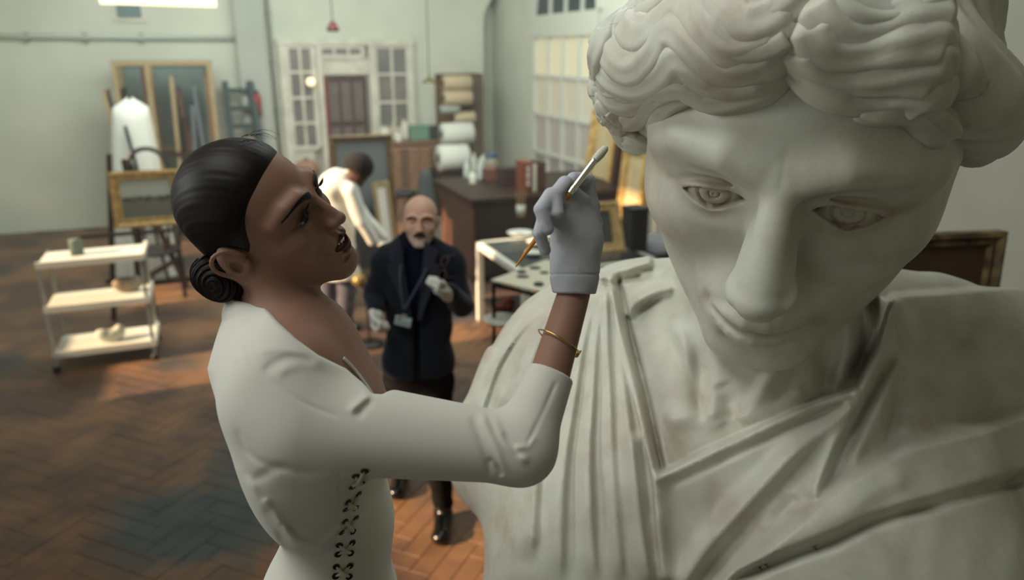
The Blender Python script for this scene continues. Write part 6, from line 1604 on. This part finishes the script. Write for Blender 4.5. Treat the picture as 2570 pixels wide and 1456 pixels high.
CH = V(1048, 690, YM+.02); WS = V(1052, 800, YM+.02); HE = V(1050, 915, YM+.02); PZ_ = V(1045, 780, YM-.12)
def jacket(Q):
    d = chain(Q, [SL, V(1050, 648, YM+.03), SR], [.075, .085, .075])
    d = smin(d, ell(Q, CH, (.185, .125, .21)), .06); d = smin(d, ell(Q, WS, (.165, .125, .22)), .08)
    d = smin(d, ell(Q, HE, (.185, .135, .20)), .08)
    d = smax(d, (V(1050, 935, YM)[2]-Q[:, 2]).astype(f32), .01)
    d = smin(d, chain(Q, [SL, EL, HL], [.068, .052, .042]), .03); d = smin(d, chain(Q, [SR, ER, HR+[.03, .04, -.01]], [.068, .056, .042]), .03)
    # open front: V between the lapels
    vx = np.abs(Q[:, 0]-CH[0]); hz_ = Q[:, 2]-V(1050, 800, YM)[2]
    cut = np.where(Q[:, 1] < YM-.05, vx-np.clip(.018+hz_*.20, .018, .075), .2)
    fold = (.004*np.sin(Q[:, 2]*42+Q[:, 0]*30)*np.sin(Q[:, 0]*25)).astype(f32)
    return smax(d+fold, -(cut).astype(f32)*.9, .012)
Vv, Fq = sdf_mesh(jacket, np.minimum(HE, SL)-[.30, .42, .40], SR+[.26, .32, .16], .0085, safe=1.7); kid(obj_np('blazer', Vv, Fq, M_NAVY), man)
for s_ in (-1, 1):   # lapels
    bm = bmesh.new(); b0 = CH+np.array([0, -.135, 0])
    pts = [(s_*.055, .01, .20), (s_*.115, .012, .15), (s_*.10, -.004, .10), (s_*.125, -.006, .085), (s_*.03, -.018, -.17), (s_*.012, -.015, -.18)]
    f0 = [bm.verts.new(b0+np.array(p)*[1, 1, 1]) for p in pts]; f1 = [bm.verts.new(b0+np.array(p)-[0, .008, 0]) for p in pts]
    bm.faces.new(f0); bm.faces.new(f1[::-1]); [bm.faces.new((f0[i], f0[(i+1) % 6], f1[(i+1) % 6], f1[i])) for i in range(6)]
    kid(obj_bm('lapel', bm, mat('navy_lapel', (0.11, 0.13, 0.18), rough=.8)), man)
def sweater(Q):
    d = ell(Q, CH+[0, -.0, -.03], (.15, .118, .27)); d = smin(d, chain(Q, [SL+[.05, 0, .0], SR+[-.05, 0, 0]], [.055, .055]), .05)
    return smin(d, cone(Q, V(1052, 640, YM+.0), V(1052, 612, YM-.025), .068, .060), .03)+(.0012*np.sin(Q[:, 2]*260)).astype(f32)
Vv, Fq = grid(sweater, [CH], [.22, .16, .34], .007); kid(obj_np('turtleneck', Vv, Fq, mat('navy_knit', (0.075, 0.09, 0.15), rough=.95, spec=.1)), man)
FL, FR = G(1005, 1212), G(1112, 1318)
def trousers(Q):
    d = smin(ell(Q, HE+[0, 0, -.02], (.165, .115, .16)), chain(Q, [HE+[-.085, 0, -.08], (HE+FL)/2+[-.03, -.03, .05], FL+[0, .03, .12]], [.095, .072, .055]), .05)
    return smin(d, chain(Q, [HE+[.085, 0, -.08], (HE+FR)/2+[.03, -.05, .05], FR+[0, .04, .12]], [.095, .074, .055]), .04)+(.003*np.sin(Q[:, 2]*50+Q[:, 0]*20)).astype(f32)
Vv, Fq = grid(trousers, [FL+[-.12, 0, .08], FR+[.08, 0, .08], HE+[0, 0, .2]], [.10, .2, 0], .010); kid(obj_np('trousers', Vv, Fq, M_BLKT), man)
M_BOOT = mat('polished_black_leather', (0.035, 0.032, 0.034), rough=.22, spec=.6)
for q in (FL, FR):
    def boot(Q, q=q):
        d = smin(chain(Q, [q+[0, .02, .045], q+[.0, -.14, .035]], [.045, .040]), cone(Q, q+[0, .03, .06], q+[0, .04, .30], .048, .056), .03)
        return smax(smin(d, ell(Q, q+[.0, -.16, .04], (.047, .05, .040)), .02), (.0-Q[:, 2]).astype(f32), .006)
    Vv, Fq = grid(boot, [q+[0, -.07, .15]], [.08, .16, .19], .007); b_ = kid(obj_np('boot', Vv, Fq, M_BOOT), man)
    bm = bmesh.new(); bx(bm, (q[0]-.035, q[1]+.0, 0), (q[0]+.035, q[1]+.06, .025)); kid(obj_bm('heel', bm, M_BLKT), b_)
gl = lambda c_, w_, o_, s_: (lambda Q: fist(Q, w_, c_, o_, s_))
cL = V(945, 797, YM-.16); cR = V(1104, 722, YM-.36)
Vv, Fq = grid(gl(cL, HL, np.array([.1, -.5, -.85]), np.array([.8, -.6, 0])), [cL], .10, .004); kid(obj_np('glove', Vv, Fq, M_GLOVE2 := mat('knit_white_glove', (.80, .80, .76), rough=.95, var=.2, scale=60)), man)
Vv, Fq = grid(gl(cR, HR+[.02, .02, -.02], np.array([-.05, -.5, .75]), np.array([-.5, -.85, 0])), [cR], .10, .004); kid(obj_np('glove', Vv, Fq, M_GLOVE2), man)
# lanyard and badge
M_LAN = mat('blue_grey_lanyard', (.20, .25, .30), rough=.7)
ba_ = V(1014, 795, YM-.165)
for px_ in ((1010, 628), (1088, 640)):
    c = catmull([V(*px_, YM-.075), V((px_[0]+1014)/2-(8 if px_[0] < 1050 else -6), 700, YM-.155), ba_+[0, .0, .03]], 20); Vt, Ft = tube_np(c, .006, .0015, seg=8); kid(obj_poly('lanyard', Vt, Ft, M_LAN), man)
bm = bmesh.new(); Mb = Matrix.Translation(Vector(ba_)) @ Matrix.Rotation(.25, 4, 'Y') @ Matrix.Rotation(.2, 4, 'X'); bx(bm, (-.038, -.004, -.05), (.038, .0, 0), Mb); bdg = kid(obj_bm('badge', bm, mat('badge_card', (.70, .76, .76), rough=.3), bevel=.001), man)
bm = bmesh.new(); bx(bm, (-.012, -.006, -.004), (.012, .002, .012), Mb); kid(obj_bm('clip', bm, M_GREYW), bdg)
bm = bmesh.new(); bx(bm, (-.030, -.0055, -.016), (-.010, -.004, -.006), Mb); kid(obj_bm('badge_mark', bm, mat('badge_red', (.5, .25, .28))), bdg)
bm = bmesh.new(); bx(bm, (-.030, -.0055, -.042), (.030, -.004, -.022), Mb); kid(obj_bm('badge_mark', bm, mat('badge_print', (.55, .62, .62))), bdg)
# spectacles in his raised hand
sp = thing('glasses', 'dark red framed glasses dangling from the bald man\'s raised gloved hand', 'glasses', tuple(V(1120, 665, YM-.42)))
M_SPE = mat('dark_red_acetate', (.24, .10, .11), rough=.25)
g0, g1 = V(1116, 655, YM-.42), V(1110, 690, YM-.42)
for q in (g0, g1):
    Vt, Ft = tube_np(np.array([q+[.020*math.cos(a)*.8, .012*math.sin(a), .019*math.sin(a+.3)] for a in np.linspace(0, 2*PI, 24)]), .0022, seg=6, cap=False); kid(obj_poly('rim', Vt, Ft, M_SPE), sp)
for a_, b_ in (((1119, 645), (1158, 640)), ((1112, 700), (1150, 697))):
    Vt, Ft = tube_np(catmull([V(*a_, YM-.42), V((a_[0]+b_[0])/2, (a_[1]+b_[1])/2-3, YM-.40), V(*b_, YM-.38)], 12), .002, seg=6); kid(obj_poly('temple_arm', Vt, Ft, M_SPE), sp)
# --- assistant in a white coat bending to the painting
q0 = G(818, 824); q1 = G(866, 826); YA = q0[1]-.02
asst = thing('person', 'dark-haired man in a white coat bending over beside the large painting, back turned', 'person', tuple((q0+q1)/2))
AP = pose((0.55, 0.55, -0.55), (0.42, 0.30, 0.82), V(916, 440, YA-.02), .068)
AH = dict(HEAD); al = l_of(AP)
HIPS = V(850, 655, YA); MID = V(850, 560, YA); UPB = V(845, 470, YA-.02); NKA = V(880, 445, YA-.02); SHA = V(882, 480, YA-.17); SHB = V(870, 475, YA+.16)
ELA = V(905, 555, YA-.18); WRA = V(940, 606, YA-.10)
def asst_skin(Q):
    d = cone(Q, UPB, AP.w((0, -1.3, -.8)), .06, .055)
    d = smin(d, chain(Q, [UPB, SHA, ELA, WRA], [.05, .045, .034, .028]), .02)
    j = np.nonzero(np.linalg.norm(Q-_v(AP.t), axis=1) < .32)[0]
    if len(j): d[j] = smin(d[j], head_sdf(al(Q[j]), AH)*f32(AP.s), .025)
    return d
Vv, Fq = grid(asst_skin, [AP.t, WRA, UPB, SHA, ELA], .17, .006); o = kid(obj_np('body', Vv, Fq, M_SKIN), asst); set_tint(o, face_tint(AP.l(Vv), AH, (.30, .21, .17), (.25, .14, .13)))
def ahair(Q):
    L = al(Q); d = ell(L, (0, -1.42, .60), (1.80, 1.90, 1.75))
    d = smax(d, -(L[:, 2]+.55+.9*(L[:, 1]+1.2)*(L[:, 1] > -1.2)).astype(f32), .2)
    return ((d+.03*np.sin(L[:, 0]*14)*np.sin(L[:, 1]*13)*np.sin(L[:, 2]*15))*AP.s).astype(f32)
Vv, Fq = grid(ahair, [AP.w((0, -1.4, .5))], .13, .005); kid(obj_np('hair', Vv, Fq, mat('black_curly_hair', (.09, .085, .09), rough=.9)), asst)
def coat(Q):
    d = chain(Q, [HIPS, MID, UPB], [.15, .135, .14]); d = smin(d, ell(Q, UPB+[.02, 0, .02], (.16, .20, .13)), .06)
    d = smin(d, chain(Q, [SHA, ELA, WRA+[-.015, 0, .01]], [.075, .058, .050]), .04); d = smin(d, chain(Q, [SHB, SHB+[.16, .0, -.28], SHB+[.30, .02, -.45]], [.07, .055, .045]), .04)
    d = smin(d, cone(Q, HIPS, HIPS+[.02, 0, -.14], .165, .175), .06); d = smin(d, cone(Q, UPB+[.03, 0, .06], NKA+[.01, 0, .02], .07, .06), .03)
    d = smax(d, (V(850, 695, YA)[2]-Q[:, 2]).astype(f32), .01)
    return d+(.006*np.sin(Q[:, 0]*35+Q[:, 2]*14)*np.sin(Q[:, 2]*17+1)).astype(f32)
Vv, Fq = grid(coat, [HIPS+[0, 0, -.16], UPB, SHA, SHB+[.3, 0, -.4], WRA], .20, .011, safe=1.7); kid(obj_np('coat', Vv, Fq, mat('white_coat', (.84, .85, .83), rough=.95)), asst)
def atr(Q):
    d = chain(Q, [HIPS+[-.08, 0, .05], V(822, 750, YA), q0+[0, .02, .06]], [.11, .085, .072])
    return smin(d, chain(Q, [HIPS+[.08, 0, .05], V(868, 750, YA), q1+[0, .02, .06]], [.11, .085, .072]), .03)+(.004*np.sin(Q[:, 2]*40+Q[:, 0]*20)).astype(f32)
Vv, Fq = grid(atr, [HIPS, q0+[0, 0, .12], q1+[0, 0, .12]], [.2, .2, .10], .012); kid(obj_np('trousers', Vv, Fq, mat('grey_blue_trousers', (.36, .36, .41), rough=.9, var=.15, scale=6)), asst)
for q in (q0, q1):
    Vv, Fq = grid(lambda Q, q=q: smax(chain(Q, [q+[-.02, .02, .04], q+[.12, -.04, .035]], [.05, .042]), (-Q[:, 2]).astype(f32), .008), [q+[.05, 0, .04]], [.15, .12, .07], .009); kid(obj_np('shoe', Vv, Fq, M_BLK), asst)
cA = V(968, 614, YA-.10)
Vv, Fq = grid(lambda Q: fist(Q, WRA, cA+[-.03, 0, 0], np.array([1., 0, -.15]), np.array([0, .3, -1.])), [cA], .12, .006); kid(obj_np('glove', Vv, Fq, M_GLOVE2), asst)
# brass clamp on a dark stick between the men
qb = V(903, 702, 6.2); t = thing('lamp', 'dark desk lamp stem with a small brass head between the two men', 'lamp', (qb[0]+.05, qb[1], 0))
Vt, Ft = tube_np(catmull([(qb[0]+.05, qb[1], .02), (qb[0]+.05, qb[1], qb[2]-.25), (qb[0]+.02, qb[1], qb[2]-.04)], 14), .012, seg=8); kid(obj_poly('stem', Vt, Ft, M_BLK), t)
bm = bmesh.new(); lathe(bm, [(0, -.05), (.06, -.045), (.065, 0), (.04, .045), (0, .05)], 16, M=Matrix.Translation(Vector(qb)) @ Matrix.Rotation(.5, 4, 'Y')); kid(obj_bm('lamp_head', bm, mat('old_brass', (.52, .45, .28), rough=.4, metal=.5), smooth=True), t)
bm = bmesh.new(); lathe(bm, [(0, 0), (.13, 0), (.12, .025), (0, .03)], 16, c=(qb[0]+.05, qb[1], 0)); kid(obj_bm('base', bm, M_BLK, smooth=True), t)
# ---------------------------------------------------------------- thin dust haze in the far part of the room
hm = bpy.data.materials.new('dust_haze'); hm.use_nodes = True; nt = hm.node_tree; nt.nodes.clear()
vo = nt.nodes.new('ShaderNodeVolumeScatter'); vo.inputs['Density'].default_value = 0.008; vo.inputs['Color'].default_value = (.95, .97, .93, 1); oo = nt.nodes.new('ShaderNodeOutputMaterial'); nt.links.new(vo.outputs[0], oo.inputs['Volume'])
hz = rbox('haze', (-3.1, 4.2, 0.0), (RWL-.05, BW-.02, 4.95), hm); hz['kind'] = 'stuff'; hz['label'] = 'thin dusty haze hanging in the far part of the room'; hz['category'] = 'haze'
